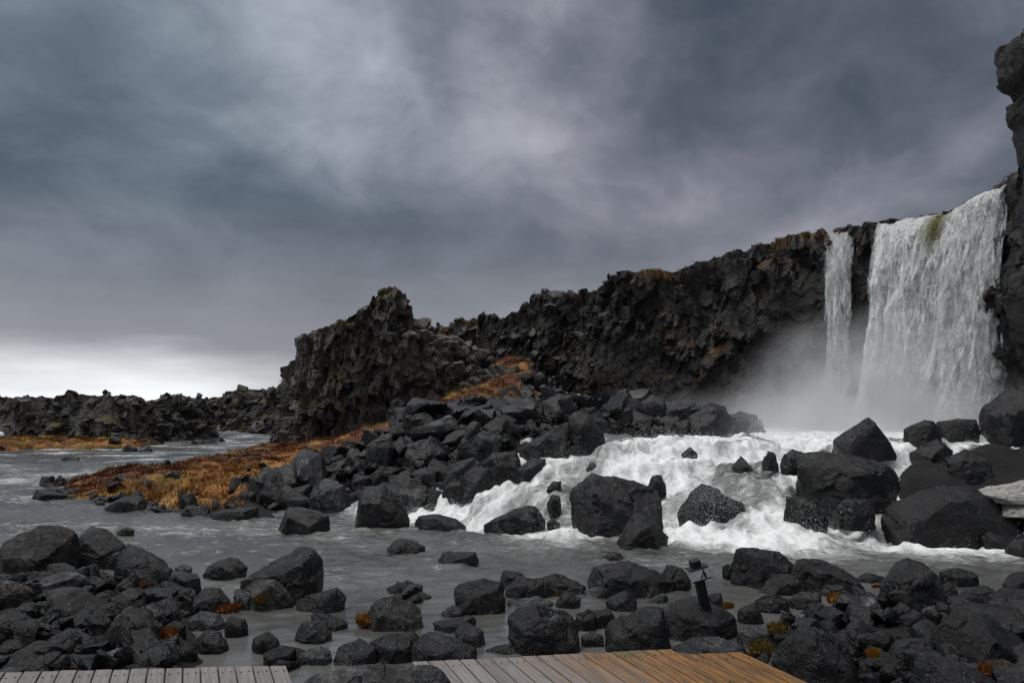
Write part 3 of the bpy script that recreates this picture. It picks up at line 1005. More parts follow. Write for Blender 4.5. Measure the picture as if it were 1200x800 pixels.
main = curtain('waterfall', [(1030, 263, 44.0), (1050, 260, 43.2), (1075, 257.5, 42.2), (1090, 255, 41.4), (1114, 250.5, 40.2), (1130, 241, 39.3), (1150, 229, 38.2), (1175, 219, 37), (1191, 212, 36.1)],
               lambda u: 2.1 - .5 * u, 4, thick_main, clear_main)
tag(main, 'broad main waterfall of thick white water dropping down the cliff', 'waterfall')


def thick_thin(u, t, li):
    return .66 - .20 * li - .22 * sm((t - .25) / .75) + .2 * g(u, .45, .22) - .7 * sm((.34 - u) / .34) - .7 * sm((u - .70) / .30) - .25 * sm((np.abs(u - .45) - .30 + .16 * t) / .2)


thin = curtain('waterfall', [(961, 275, 47.0), (985, 271, 46.1), (1009, 267, 44.9)], lambda u: 1.05 + 0 * u, 3, thick_thin)
tag(thin, 'thin separate strand of waterfall thinning out down the dark cliff', 'waterfall')

# ------------------------------------------------------------------ mist from the plunge pool
def mist(name, lo, hi, dens, label_fn):
    b = Boxes(); b.box((-.5, -.5, -.5), (.5, .5, .5))
    m, k = new_mat(name)
    tc = k.n('ShaderNodeTexCoord').outputs['Object']
    o_ = b.build(name, m)
    o_.location = [(a + c) / 2 for a, c in zip(lo, hi)]
    o_.scale = [c - a for a, c in zip(lo, hi)]
    wp = k.n('ShaderNodeVectorMath', operation='MULTIPLY', ins={0: tc, 1: tuple(c - a for a, c in zip(lo, hi))}).outputs[0]
    d = label_fn(k, tc, wp)
    k.n('ShaderNodeOutputMaterial', ins={1: k.n('ShaderNodeVolumePrincipled', ins={'Color': c4(.90, .91, .93), 'Density': k.math('MULTIPLY', d, dens), 'Anisotropy': .1})})
    o_['kind'] = 'stuff'
    return o_


def mist_field(k, tc, wp):
    s = k.n('ShaderNodeSeparateXYZ', ins={0: tc})
    nn = k.noise(wp, .30, 4, .55, .4)
    z = k.math('ADD', s.outputs[2], .5)
    # low blanket over the pool, a taller plume where the main fall lands
    r = k.vmath('LENGTH', k.n('ShaderNodeVectorMath', operation='MULTIPLY', ins={0: k.vmath('SUBTRACT', tc, (.23, .12, -.5)), 1: (2.5, 2.3, 1.2)}).outputs[0])
    plume = k.ramp(r, 1.05, .0)
    blanket = k.math('MULTIPLY', k.ramp(z, .34, .0), k.ramp(k.math('ABSOLUTE', s.outputs[0]), .5, .22))
    f = k.math('ADD', k.math('MULTIPLY', plume, 2.4), k.math('MULTIPLY', blanket, .40))
    return k.math('MULTIPLY', f, k.ramp(nn, .34, .66))


mist('mist', (5.0, 25.5, 1.3), (21.5, 46.0, 9.2), .30, mist_field)


# ------------------------------------------------------------------ rocks
def hull_planes(pts):
    bm = bmesh.new()
    for p in pts:
        bm.verts.new([float(v) for v in p])
    bmesh.ops.convex_hull(bm, input=list(bm.verts))
    bm.normal_update()
    N, Dn = [], []
    for f in bm.faces:
        if f.calc_area() < 1e-8:
            continue
        n = np.array(f.normal[:])
        N.append(n); Dn.append(float(n @ np.array(f.verts[0].co[:])))
    bm.free()
    N, Dn = np.array(N), np.array(Dn)
    if Dn.min() < 0:
        pass
    return N, Dn


def rock_shape(pts, sub, seed, rough=1.0, p_norm=160):
    """An angular boulder: the hull of a few corner points with worn edges, chipped facets and a rough skin."""
    pts = np.asarray(pts, float)
    c = pts.mean(0)
    q = pts - c
    N, Dn = hull_planes(q)
    Dn = np.maximum(Dn, .02 * np.abs(q).max())
    ext = (q.max(0) - q.min(0)) / 2 + 1e-6
    # corners knocked off
    rg = np.random.default_rng(seed + 3)
    cn = rg.normal(size=(5, 3)) * np.array([.6, 1.3, .55]); cn /= np.linalg.norm(cn, axis=1, keepdims=True)
    cd = (q @ cn.T).max(0) * rg.uniform(.84, .97, 5)
    N, Dn = np.concatenate([N, cn]), np.concatenate([Dn, cd])
    U, F = ico(sub)
    U = U * ext
    U = U / np.linalg.norm(U, axis=1, keepdims=True)
    S = np.maximum(U @ N.T / Dn[None], 0)
    r = 1 / (np.sum(S ** p_norm, 1) ** (1 / p_norm))
    V = U * r[:, None]
    size = float(np.cbrt(np.prod(ext * 2)))
    a = V / size
    d = .020 * facets(a * 2.4 + seed * 1.7, seed, .9) + .010 * facets(a * 6.5 + seed * .7, seed + 9, .9) + .014 * fbm(a * 2.2 + seed, 3, seed + 2) + .007 * fbm(a * 9 + seed, 4, seed + 4, .65)
    V = V + U * (d * size * rough)[:, None]
    return V + c, F


def outline_rock(poly, base, depth=.8, sink=.12, seed=0, top_back=.0):
    """Corner points of a boulder whose outline is traced in the photograph, standing at its real distance `base`."""
    rng = np.random.default_rng(seed + 1000)
    poly = np.array(poly, float)
    w = (poly[:, 0].max() - poly[:, 0].min()) / FPX * base[1]
    h = (poly[:, 1].max() - poly[:, 1].min()) / FPX * base[1]
    dm = depth * (.55 * w + .45 * min(w, h * 1.6))
    Yc = base[1] + dm * .42
    P = np.array([at_depth(a, b, Yc) for a, b in poly])
    zlo = P[:, 2].min()
    low = P[P[:, 2] < zlo + .3 * (P[:, 2].max() - zlo)].copy()
    low[:, 2] = min(zlo, base[2]) - sink - .05 * h
    c = P.mean(0)
    out = [P, low * np.array([.96, 1, 1]) + np.array([c[0] * .04, 0, 0])]
    for side in (-1, 1):
        n_ = len(P)
        # a few big broken faces: three or four corners well in front of (and behind) the traced outline
        m_ = 3 + int(rng.integers(0, 2))
        ph = rng.random() * n_
        ii = (ph + np.arange(m_) * n_ / m_ + rng.uniform(-.4, .4, m_)).astype(int) % n_
        k_ = rng.uniform(.38, .82, (m_, 1))
        Q = c + (P[ii] - c) * k_
        Q[:, 1] = Yc + side * dm * (.5 - .25 * np.maximum(k_[:, 0] - .5, 0)) * rng.uniform(.8, 1.05, m_)
        Q[:, 2] -= .10 * h * rng.uniform(0, 1.2, m_) * (1 if side < 0 else .3)
        out.append(Q)
        b = c + (P[ii] - c) * np.minimum(k_ * 1.25, .95)
        b[:, 1] = Yc + side * dm * .5
        b[:, 2] = min(zlo, base[2]) - sink
        out.append(b)
    return np.concatenate(out), c


ROCKS = []      # (object, pixel box, reference phrase, has label)


def sub_for(wpx):
    return 5 if wpx > 36 else 4


def pick_mat(kind):
    return {'n': M_ROCK, 'p': M_ROCK_PALE, 'b': M_ROCK_BLACK, 'o': M_ROCK_OLD}[kind]


def traced(poly, label=None, ref=None, Y=None, z=None, mat='n', depth=.8, name=None, group=None, sink=.12, rough=1.0, pn=160):
    sd = len(ROCKS) * 13 + 5
    xs = [a for a, b in poly]; ys_ = [b for a, b in poly]
    bx = (min(xs) + max(xs)) / 2
    by = max(ys_)
    if Y is not None:
        base = at_depth(bx, by, Y)
    elif z is not None:
        base = on_level(bx, by, z)
    else:
        base = seat(bx, by)
    if Y is not None or z is not None:
        gz = base[2]
    pts, c = outline_rock(poly, base, depth, sink, sd)
    V, F = rock_shape(pts, sub_for(max(xs) - min(xs)), sd, rough, pn)
    org = np.array([c[0], c[1], base[2]])
    wpx = max(xs) - min(xs)
    nm = name or ('boulder' if (wpx > 50 or wpx / 900 * base[1] > .9) else 'rock')
    o = link(nm, mesh_np(nm, V - org, F, sharp=24), pick_mat(mat), loc=org)
    tag(o, label, 'boulder' if nm == 'boulder' else 'rock', group)
    ROCKS.append((o, (min(xs), min(ys_), max(xs), by), ref, base[1]))
    return o


FG_L = 'rocks on the near left shore'
FG_M = 'rocks in the shallows beside the deck'
FG_R = 'rocks on the near right shore'
STREAM = 'boulders standing in the river and rapids'
SPIT = 'rocks along the grassy spit'
TAL = 'boulders of the talus slope'
RB = 'boulders heaped below the right canyon wall'

# --- near left shore
traced([(-22, 668), (0, 648), (8, 632), (47, 614), (69, 616), (91, 624), (88, 645), (85, 668), (55, 677), (16, 680)], "big coarse pitted boulder beside the smooth pale pointed one", "the big pitted boulder", mat='o', depth=.7, group=FG_L)
traced([(68, 645), (107, 616), (124, 618), (149, 640), (138, 652), (110, 666), (84, 668)], "smooth pale grey pointed boulder at the river's edge", "the smooth pale boulder", mat='p', depth=.7, group=FG_L, rough=.5)
traced([(134, 672), (138, 654), (150, 636), (170, 643), (190, 657), (202, 669), (192, 680), (162, 686), (138, 684)], "dark steep-sided wedge rock standing upright between flat slabs", "the dark wedge rock", group=FG_L)
traced([(114, 660), (114, 646), (146, 644), (142, 668), (120, 667)], None, None, group=FG_L)
traced([(22, 684), (60, 673), (99, 669), (106, 684), (82, 692), (41, 698)], "long flat slab lying below the big pitted boulder", "the long flat slab", mat='p', group=FG_L)
traced([(44, 720), (58, 693), (72, 688), (93, 689), (118, 704), (133, 716), (124, 725), (96, 722), (58, 733)], "broad humped rock sloping down to the right among flat slabs", "the broad humped rock", mat='o', group=FG_L)
traced([(-4, 722), (16, 715), (30, 719), (45, 731), (41, 744), (20, 750), (-6, 748)], None, None, mat='n', group=FG_L)
traced([(176, 674), (195, 669), (222, 671), (237, 676), (228, 688), (200, 688)], None, None, mat='p', group=FG_L)
traced([(236, 673), (247, 660), (269, 651), (279, 654), (290, 665), (286, 675), (269, 678), (247, 679)], "low dark rock jutting alone into the stream by the left shore", "the low jutting rock", mat='n', group=FG_L)
traced([(178, 687), (190, 680), (224, 691), (212, 698), (192, 700)], None, None, group=FG_L)
traced([(178, 708), (190, 697), (209, 694), (226, 701), (224, 713), (201, 717)], None, None, mat='o', group=FG_L)
traced([(120, 744), (138, 716), (154, 710), (176, 719), (191, 735), (188, 752), (165, 763), (132, 752)], "rounded weathered boulder facing the boards of the left walkway", "the rounded weathered boulder", mat='o', group=FG_L)
traced([(193, 750), (209, 745), (225, 756), (232, 766), (225, 775), (203, 775), (193, 766)], None, None, mat='n', group=FG_L)
traced([(225, 754), (242, 735), (258, 739), (268, 754), (261, 766), (239, 763)], "egg-shaped dark rock in the still shallow pool", "the egg-shaped rock", mat='n', group=FG_L)
traced([(221, 724), (236, 716), (256, 719), (265, 729), (242, 739)], None, None, mat='p', group=FG_L)
traced([(263, 733), (269, 721), (286, 725), (292, 738), (278, 748)], None, None, mat='b', group=FG_L)
traced([(295, 757), (297, 748), (313, 739), (327, 748), (328, 761), (311, 767)], None, None, mat='b', group=FG_L)
traced([(62, 748), (80, 734), (96, 738), (119, 757), (118, 767), (82, 767)], None, None, mat='n', group=FG_L)
traced([(50, 739), (69, 723), (96, 719), (82, 736)], None, None, mat='p', group=FG_L)
traced([(-4, 755), (14, 748), (29, 756), (26, 766), (0, 768)], None, None, group=FG_L)
traced([(-6, 776), (12, 767), (31, 767), (26, 783), (0, 789)], None, None, group=FG_L)
traced([(27, 772), (45, 765), (70, 768), (72, 784), (34, 788)], None, None, mat='b', group=FG_L)
traced([(71, 770), (84, 765), (113, 767), (111, 785), (73, 787)], "square-faced rock wedged against the left walkway's edge", "the square-faced rock", mat='n', group=FG_L)
traced([(114, 770), (137, 758), (165, 760), (171, 782), (122, 786)], None, None, mat='p', group=FG_L)
traced([(16, 714), (30, 704), (47, 708), (44, 725)], None, None, mat='b', group=FG_L)
traced([(98, 722), (115, 716), (130, 728), (124, 744), (102, 744)], None, None, mat='n', group=FG_L)
traced([(109, 684), (124, 677), (133, 682), (129, 695), (114, 695)], None, None, mat='o', group=FG_L)
traced([(134, 687), (148, 677), (158, 685), (148, 696)], None, None, group=FG_L)
traced([(118, 700), (132, 693), (151, 698), (137, 708)], None, None, mat='p', group=FG_L)
traced([(-8, 690), (8, 680), (20, 681), (34, 693), (37, 708), (8, 712)], None, None, mat='o', group=FG_L)
traced([(161, 711), (180, 709), (200, 725), (192, 733), (176, 724)], None, None, mat='b', group=FG_L)
traced([(191, 736), (204, 726), (218, 732), (218, 744), (200, 746)], None, None, mat='b', group=FG_L)
traced([(226, 702), (240, 688), (258, 688), (269, 704), (266, 714), (244, 718)], None, None, mat='n', group=FG_L)
traced([(274, 693), (280, 688), (299, 696), (301, 714), (277, 714)], None, None, mat='p', group=FG_L)
traced([(204, 665), (214, 661), (226, 665), (222, 674), (206, 674)], None, None, mat='p', group=FG_L)
traced([(136, 624), (144, 618), (152, 617), (158, 621), (152, 627), (138, 628)], None, None, mat='p', group=FG_L)
traced([(282, 680), (316, 660), (352, 640), (374, 641), (380, 660), (375, 692), (355, 700), (335, 704), (300, 704), (281, 692)], "large slanting boulder with a flat tilted top and undercut right face", "the large slanting boulder", mat='n', depth=.75, group=FG_L)
traced([(281, 694), (298, 678), (322, 678), (342, 700), (338, 712), (308, 714)], None, None, mat='o', group=FG_L)
traced([(346, 703), (377, 694), (396, 688), (406, 696), (403, 713), (380, 718), (355, 715)], "low brownish rock at the foot of the large slanting boulder", None, mat='n', group=FG_M)
traced([(364, 719), (378, 717), (407, 729), (403, 739), (380, 740)], None, None, mat='n', group=FG_M)
traced([(344, 744), (355, 726), (377, 728), (390, 740), (385, 752), (352, 755)], "chunky dark rock sitting in its own reflection in the shallow pool", "the chunky pool rock", mat='n', group=FG_M)
traced([(309, 766), (330, 755), (347, 759), (345, 780), (313, 781)], None, None, mat='b', group=FG_M)
traced([(353, 766), (374, 755), (388, 761), (390, 778), (357, 780)], None, None, mat='p', group=FG_M)
traced([(388, 781), (396, 757), (418, 750), (440, 759), (443, 774), (429, 781)], "blocky dark rock just behind the pale slab at the deck", "the blocky dark rock", mat='n', group=FG_M)
traced([(428, 722), (437, 701), (460, 699), (481, 706), (499, 721), (498, 730), (460, 740), (431, 737)], "rock with a bright clump of orange moss on its left end", "the orange-mossed rock", mat='o', group=FG_M)
traced([(433, 752), (454, 742), (484, 738), (491, 745), (480, 758), (474, 777), (448, 775), (437, 763)], None, None, mat='n', group=FG_M)
traced([(472, 760), (498, 742), (520, 749), (539, 747), (559, 761), (558, 773), (494, 781), (474, 777)], "wide double-humped rock touching the platform's near corner", "the double-humped rock", mat='n', group=FG_M)
traced([(508, 729), (534, 723), (557, 720), (558, 729), (536, 741), (511, 740)], None, None, mat='n', group=FG_M)
traced([(516, 717), (530, 709), (545, 714), (544, 724), (520, 724)], None, None, mat='p', group=FG_M)
traced([(530, 692), (539, 683), (561, 679), (589, 681), (592, 702), (575, 717), (547, 719), (534, 711)], "squat barrel-shaped boulder in the middle shallows", "the squat barrel boulder", mat='n', group=FG_M)
traced([(533, 739), (547, 728), (567, 738), (569, 754), (547, 758)], None, None, mat='p', group=FG_M)
traced([(567, 697), (580, 689), (593, 700), (591, 719), (570, 717)], None, None, mat='n', group=FG_M)
traced([(585, 678), (590, 668), (611, 670), (618, 679), (593, 690)], None, None, mat='b', group=FG_M)
traced([(590, 690), (608, 674), (640, 679), (648, 696), (632, 703), (597, 703)], "dark rock with a sharp ridge among the middle shallows", "the ridged rock", mat='n', group=FG_M)
traced([(593, 703), (632, 698), (648, 706), (634, 712), (597, 714)], None, None, mat='p', group=FG_M)
traced([(594, 722), (606, 711), (628, 708), (655, 714), (675, 721), (679, 757), (669, 766), (636, 765), (600, 750)], "massive block with a pale sloping top right behind the platform boards", "the massive block", mat='n', depth=.8, group=FG_M)
traced([(568, 761), (597, 753), (614, 757), (611, 767), (575, 767)], None, None, mat='n', group=FG_M)
traced([(454, 643), (465, 631), (478, 631), (499, 640), (492, 646), (460, 647)], "small low rock alone in mid-river near the barrel-shaped boulder", "the lone mid-river rock", mat='n', group=STREAM)
traced([(513, 658), (519, 647), (539, 649), (557, 647), (561, 656), (547, 661), (520, 662)], "flat two-lobed rock barely breaking the river surface", "the two-lobed river rock", mat='n', group=STREAM)
traced([(470, 684), (476, 679), (486, 683), (480, 688)], None, None, mat='n', group=STREAM)
traced([(474, 699), (490, 693), (506, 698), (492, 703)], None, None, mat='o', group=FG_M)
traced([(456, 701), (467, 694), (476, 698), (474, 703)], None, None, mat='b', group=FG_M)
traced([(703, 655), (713, 647), (728, 647), (735, 655), (719, 659)], "small rounded rock poking out of the foam in front of the flat-topped boulder", "the foam-ringed rock", mat='n', group=STREAM)
traced([(688, 680), (696, 664), (735, 656), (762, 666), (793, 682), (790, 694), (754, 698), (732, 693), (696, 689)], "broad low boulder with a rounded back left of the marker post", "the broad low boulder", mat='n', group=FG_M)
traced([(772, 676), (781, 661), (798, 661), (810, 679), (804, 692), (785, 690)], "dark tooth-shaped rock just left of the leaning marker post", "the tooth-shaped rock", mat='b', group=FG_M)
traced([(708, 738), (713, 727), (765, 708), (777, 712), (788, 758), (778, 766), (711, 766)], "big square boulder at the back edge of the wet platform", "the big square boulder", mat='n', depth=.75, group=FG_M)
traced([(774, 716), (788, 706), (815, 701), (846, 711), (863, 723), (865, 744), (848, 752), (798, 752), (782, 740)], "wide boulder that the leaning marker post stands on", "the post's boulder", mat='n', depth=.8, group=FG_M)
traced([(788, 759), (809, 746), (847, 746), (871, 760), (864, 768), (804, 768)], "flat pale-grey slab against the notch in the platform", "the flat grey slab", mat='p', group=FG_M)
traced([(684, 692), (707, 686), (714, 693), (692, 700)], None, None, mat='p', group=FG_M)
traced([(709, 703), (735, 690), (747, 704), (741, 717), (717, 717)], None, None, mat='n', group=FG_M)
traced([(759, 703), (776, 694), (784, 699), (776, 708)], None, None, mat='p', group=FG_M)
traced([(651, 704), (663, 691), (681, 701), (678, 714), (655, 711)], None, None, mat='n', group=FG_M)
traced([(636, 676), (655, 671), (686, 686), (678, 695), (644, 685)], None, None, mat='n', group=FG_M)
traced([(614, 678), (640, 677), (656, 690), (642, 699), (620, 693)], None, None, mat='n', group=FG_M)
traced([(673, 720), (690, 713), (698, 718), (698, 739), (676, 740)], None, None, mat='b', group=FG_M)
traced([(693, 715), (715, 713), (722, 726), (702, 737)], None, None, mat='n', group=FG_M)
traced([(680, 745), (694, 739), (708, 744), (706, 758), (682, 758)], None, None, mat='b', group=FG_M)
traced([(788, 707), (812, 697), (848, 701), (846, 716), (800, 716)], None, None, mat='n', group=FG_M)
traced([(830, 697), (845, 693), (849, 711), (834, 716)], None, None, mat='b', group=FG_M)

# --- near right shore
traced([(856, 681), (862, 642), (878, 640), (888, 648), (920, 648), (930, 660), (925, 673), (897, 690), (870, 690)], "large dark boulder with an upright horn at its left end", "the horned boulder", mat='n', group=FG_R)
traced([(846, 663), (852, 660), (859, 662), (859, 681), (848, 681)], None, None, mat='b', group=FG_R)
traced([(886, 694), (906, 672), (933, 672), (951, 691), (925, 698)], None, None, mat='n', group=FG_R)
traced([(925, 673), (936, 656), (961, 655), (985, 662), (1003, 676), (1014, 691), (1002, 698), (955, 686)], "long dark ramp-like boulder behind the pale rounded one", "the ramp-like boulder", mat='n', group=FG_R)
traced([(951, 688), (963, 680), (985, 681), (1000, 693), (980, 699), (958, 697)], "small pale rounded rock tucked against the ramp-like boulder", "the pale rounded rock", mat='p', group=FG_R, rough=.6)
traced([(924, 700), (940, 692), (962, 694), (952, 714), (933, 717)], None, None, mat='p', group=FG_R)
traced([(884, 703), (906, 694), (923, 701), (926, 719), (895, 718)], None, None, mat='n', group=FG_R)
traced([(864, 713), (885, 704), (894, 722), (888, 731), (868, 729)], None, None, mat='n', group=FG_R)
traced([(1029, 709), (1035, 682), (1051, 662), (1062, 650), (1084, 659), (1104, 675), (1110, 699), (1090, 717), (1049, 720), (1032, 715)], "tall peaked black boulder dominating the right shore", "the peaked black boulder", mat='b', depth=.8, group=FG_R)
traced([(1001, 677), (1018, 671), (1040, 676), (1036, 684), (1013, 684)], None, None, mat='b', group=FG_R)
traced([(998, 709), (1007, 697), (1025, 698), (1036, 716), (1018, 720)], None, None, mat='p', group=FG_R)
traced([(1100, 670), (1120, 665), (1142, 670), (1144, 680), (1112, 686)], None, None, mat='b', group=FG_R)
traced([(1102, 686), (1112, 680), (1121, 690), (1125, 703), (1110, 706)], None, None, mat='b', group=FG_R)
traced([(1174, 684), (1189, 670), (1206, 668), (1207, 691), (1181, 689)], None, None, mat='b', group=FG_R)
traced([(1160, 700), (1175, 689), (1210, 691), (1212, 711), (1172, 708)], None, None, mat='b', group=FG_R)
traced([(1094, 752), (1104, 730), (1126, 716), (1148, 716), (1172, 731), (1195, 745), (1216, 783), (1172, 792), (1117, 774)], "huge black slab slanting down out of the lower right corner", "the huge black slab", mat='b', depth=.8, group=FG_R)
traced([(1103, 712), (1120, 701), (1195, 714), (1212, 734), (1172, 734), (1135, 720)], None, None, mat='b', group=FG_R)
traced([(1063, 812), (1076, 764), (1101, 766), (1131, 778), (1168, 801), (1166, 838), (1070, 838)], "dark boulder with pale specks cut off by the bottom edge", "the pale-specked boulder", mat='n', depth=.8, group=FG_R)
traced([(902, 775), (911, 745), (933, 731), (958, 733), (980, 747), (999, 767), (1009, 790), (1009, 812), (985, 824), (925, 810)], "big rounded boulder right beside the platform's sloping end", "the big rounded boulder", mat='n', depth=.9, group=FG_R)
traced([(973, 743), (1002, 736), (1033, 745), (1031, 765), (1008, 773), (985, 756)], None, None, mat='b', group=FG_R)
traced([(983, 725), (1000, 721), (1014, 725), (1015, 735), (988, 737)], None, None, mat='b', group=FG_R)
traced([(905, 728), (925, 722), (947, 719), (976, 729), (972, 736), (911, 734)], None, None, mat='p', group=FG_R)
traced([(864, 737), (884, 731), (901, 733), (909, 746), (897, 759), (866, 755)], None, None, mat='p', group=FG_R)
traced([(1028, 765), (1040, 751), (1070, 747), (1099, 750), (1097, 766), (1062, 786), (1035, 782)], None, None, mat='n', group=FG_R)
traced([(1064, 744), (1084, 736), (1105, 735), (1099, 747), (1073, 752)], None, None, mat='p', group=FG_R)
traced([(1050, 720), (1064, 714), (1080, 715), (1083, 733), (1060, 739)], None, None, mat='b', group=FG_R)
traced([(1078, 714), (1095, 708), (1107, 723), (1087, 731)], None, None, mat='n', group=FG_R)
traced([(1005, 776), (1018, 769), (1031, 776), (1026, 790), (1009, 789)], None, None, mat='b', group=FG_R)
traced([(1140, 690), (1152, 684), (1165, 690), (1160, 697), (1146, 697)], None, None, mat='b', group=FG_R)

# --- standing in the river and the rapids
traced([(667, 602), (668, 576), (677, 569), (692, 555), (740, 561), (774, 575), (775, 606), (776, 619), (752, 627), (728, 629), (692, 626), (669, 622)], "huge flat-topped square boulder in the middle of the rapids", "the flat-topped boulder", z=0, mat='b', depth=.8, group=STREAM, pn=80)
traced([(722, 637), (731, 614), (743, 600), (758, 606), (784, 629), (770, 641), (740, 641)], "pointed boulder leaning on the front of the flat-topped one", "the pointed boulder", z=0, mat='n', group=STREAM)
traced([(566, 615), (599, 596), (627, 588), (638, 608), (638, 620), (617, 623), (590, 620)], "low wedge-shaped boulder in the foam left of the flat-topped one", "the low wedge boulder", z=0, mat='n', group=STREAM)
traced([(640, 612), (647, 605), (657, 614), (650, 621)], None, None, z=0.05, mat='b', group=STREAM)
traced([(793, 601), (809, 577), (822, 566), (841, 582), (873, 588), (878, 611), (848, 621), (800, 618)], "rounded boulder half veiled by splashing water in the rapids", "the splashed boulder", Y=15.4, mat='b', group=STREAM)
traced([(857, 545), (869, 534), (887, 555), (878, 562)], "small black rock sticking out of the upper white water", None, Y=18.0, mat='b', group=STREAM)
traced([(417, 612), (421, 582), (428, 570), (449, 566), (465, 582), (480, 602), (475, 613), (435, 617)], "tall smooth dark boulder standing in the river before the talus", "the tall smooth boulder", z=0, mat='n', group=STREAM, rough=.6)
traced([(485, 613), (490, 604), (512, 602), (534, 607), (546, 616), (495, 619)], "low rock with water sliding over it beside the tall smooth boulder", None, z=0, mat='b', group=STREAM, rough=.5)
traced([(324, 619), (335, 594), (350, 593), (385, 602), (388, 615), (373, 621), (330, 623)], "smooth humped boulder in the channel in front of the grassy spit", "the humped channel boulder", z=0, mat='p', group=STREAM, rough=.5)
traced([(934, 540), (945, 530), (965, 528), (1005, 534), (1040, 544), (1056, 570), (1041, 587), (1005, 591), (975, 594), (952, 586), (937, 560)], "broad black boulder with thin water veils running down its face", "the veiled boulder", Y=15.6, mat='b', depth=.7, group=STREAM)
traced([(914, 549), (918, 532), (928, 526), (945, 531), (936, 547)], None, None, Y=16.6, mat='b', group=STREAM)
traced([(921, 581), (942, 580), (965, 598), (972, 611), (957, 616), (937, 600)], "slanting spray-streaked rock at the foot of the rapids", None, Y=14.8, mat='b', group=STREAM)
traced([(979, 597), (987, 583), (1022, 585), (1026, 601), (1015, 609), (1002, 612)], None, None, Y=14.7, mat='n', group=STREAM)
traced([(660, 553), (671, 533), (682, 529), (684, 538), (672, 553)], "small black rock at the left edge of the upper rapids", None, Y=20.0, mat='b', group=STREAM)
traced([(640, 572), (648, 563), (658, 562), (656, 580), (646, 586)], None, None, Y=18.0, mat='b', group=STREAM)
traced([(798, 532), (808, 523), (818, 530), (812, 540)], None, None, Y=19.4, mat='b', group=STREAM)

traced([(758, 570), (764, 557), (775, 556), (780, 568), (772, 576)], "black rock awash just behind the flat-topped boulder's right corner", None, Y=17.0, mat='b', group=STREAM)
traced([(893, 541), (900, 528), (909, 531), (911, 545)], None, None, Y=17.6, mat='b', group=STREAM)
traced([(686, 549), (693, 541), (703, 543), (704, 552)], None, None, Y=19.2, mat='b', group=STREAM)
traced([(640, 590), (646, 578), (657, 580), (658, 596), (648, 600)], None, None, Y=16.9, mat='b', group=STREAM)

# --- heap under the right canyon wall
traced([(976, 515), (1017, 488), (1025, 494), (1043, 518), (1025, 532), (985, 530)], "diamond-shaped boulder balanced at the brink of the plunge pool", "the diamond-shaped boulder", Y=17.6, mat='n', group=RB, rough=.6)
traced([(1058, 502), (1084, 491), (1095, 494), (1101, 510), (1092, 530), (1070, 532), (1062, 522)], "rounded block in front of the main waterfall", "the rounded block", Y=18.5, mat='n', group=RB, rough=.6)
traced([(1098, 494), (1120, 490), (1144, 491), (1147, 502), (1142, 515), (1112, 518), (1100, 512)], "flat-topped brick-like boulder under the waterfall's right side", "the brick-like boulder", Y=19.0, mat='n', group=RB, rough=.5)
traced([(1066, 530), (1098, 514), (1117, 528), (1095, 550), (1077, 553)], None, None, Y=17.4, mat='n', group=RB)
traced([(1082, 566), (1110, 535), (1130, 526), (1151, 532), (1161, 555), (1140, 578), (1107, 572)], "black boulder stacked on top of the long sloping one", "the stacked black boulder", Y=16.2, mat='b', group=RB)
traced([(1030, 606), (1040, 592), (1075, 577), (1107, 565), (1140, 570), (1180, 592), (1195, 622), (1125, 635), (1105, 631), (1050, 627), (1034, 621)], "long sloping black boulder at the water's edge below the canyon wall", "the long sloping boulder", Y=14.0, mat='b', depth=.7, group=RB, rough=.6)
traced([(1132, 588), (1165, 570), (1202, 568), (1250, 590), (1250, 640), (1190, 634), (1150, 630)], "black boulder carrying a pale crust of ice", "the ice-capped boulder", Y=14.4, mat='b', group=RB)
traced([(1146, 512), (1151, 478), (1180, 456), (1240, 440), (1260, 520), (1240, 568), (1175, 560), (1153, 535)], "tall black outcrop at the right margin beside the waterfall", "the black outcrop", Y=18.6, mat='b', group=RB)
traced([(1150, 629), (1158, 622), (1180, 629), (1176, 640), (1152, 639)], None, None, Y=13.7, mat='b', group=RB)
traced([(1180, 640), (1190, 630), (1215, 628), (1215, 660), (1184, 656)], None, None, Y=12.8, mat='n', group=RB)

# --- talus
traced([(535, 581), (545, 555), (556, 545), (572, 548), (584, 566), (572, 574)], "steep dark boulder where the talus meets the white water", "the steep water's-edge boulder", mat='n', group=TAL)
traced([(517, 577), (528, 566), (541, 562), (548, 578), (530, 583)], None, None, mat='n', group=TAL)
traced([(466, 538), (473, 522), (501, 512), (524, 530), (517, 545), (484, 556)], "big hulking boulder low on the talus", "the hulking talus boulder", mat='n', group=TAL)
traced([(546, 529), (556, 511), (567, 504), (590, 511), (589, 521), (556, 541)], "smooth leaning slab in the middle of the talus", "the leaning talus slab", mat='n', group=TAL)
traced([(535, 518), (550, 493), (563, 493), (560, 506), (542, 524)], None, None, mat='p', group=TAL)
traced([(608, 526), (636, 505), (666, 490), (669, 526), (641, 540)], "large slab tilted like a roof above the rapids", "the roof-like slab", mat='n', depth=.8, group=TAL)
traced([(631, 474), (655, 460), (672, 463), (672, 491), (633, 492)], None, None, mat='n', group=TAL)
traced([(595, 494), (614, 481), (620, 489), (606, 500)], "pale pointed stone high on the talus", "the pale pointed stone", mat='p', group=TAL)
traced([(665, 488), (676, 480), (692, 485), (708, 509), (701, 528), (670, 528)], None, None, mat='n', group=TAL)
traced([(696, 487), (710, 474), (740, 478), (746, 500), (724, 521), (707, 510)], "big split boulder beside the white water at the talus's right end", "the split boulder", Y=27, mat='n', group=TAL)
traced([(745, 475), (764, 462), (780, 467), (771, 487), (748, 503)], None, None, Y=29, mat='n', group=TAL)
traced([(769, 487), (782, 472), (815, 471), (810, 487), (778, 502)], None, None, Y=29, mat='n', group=TAL)
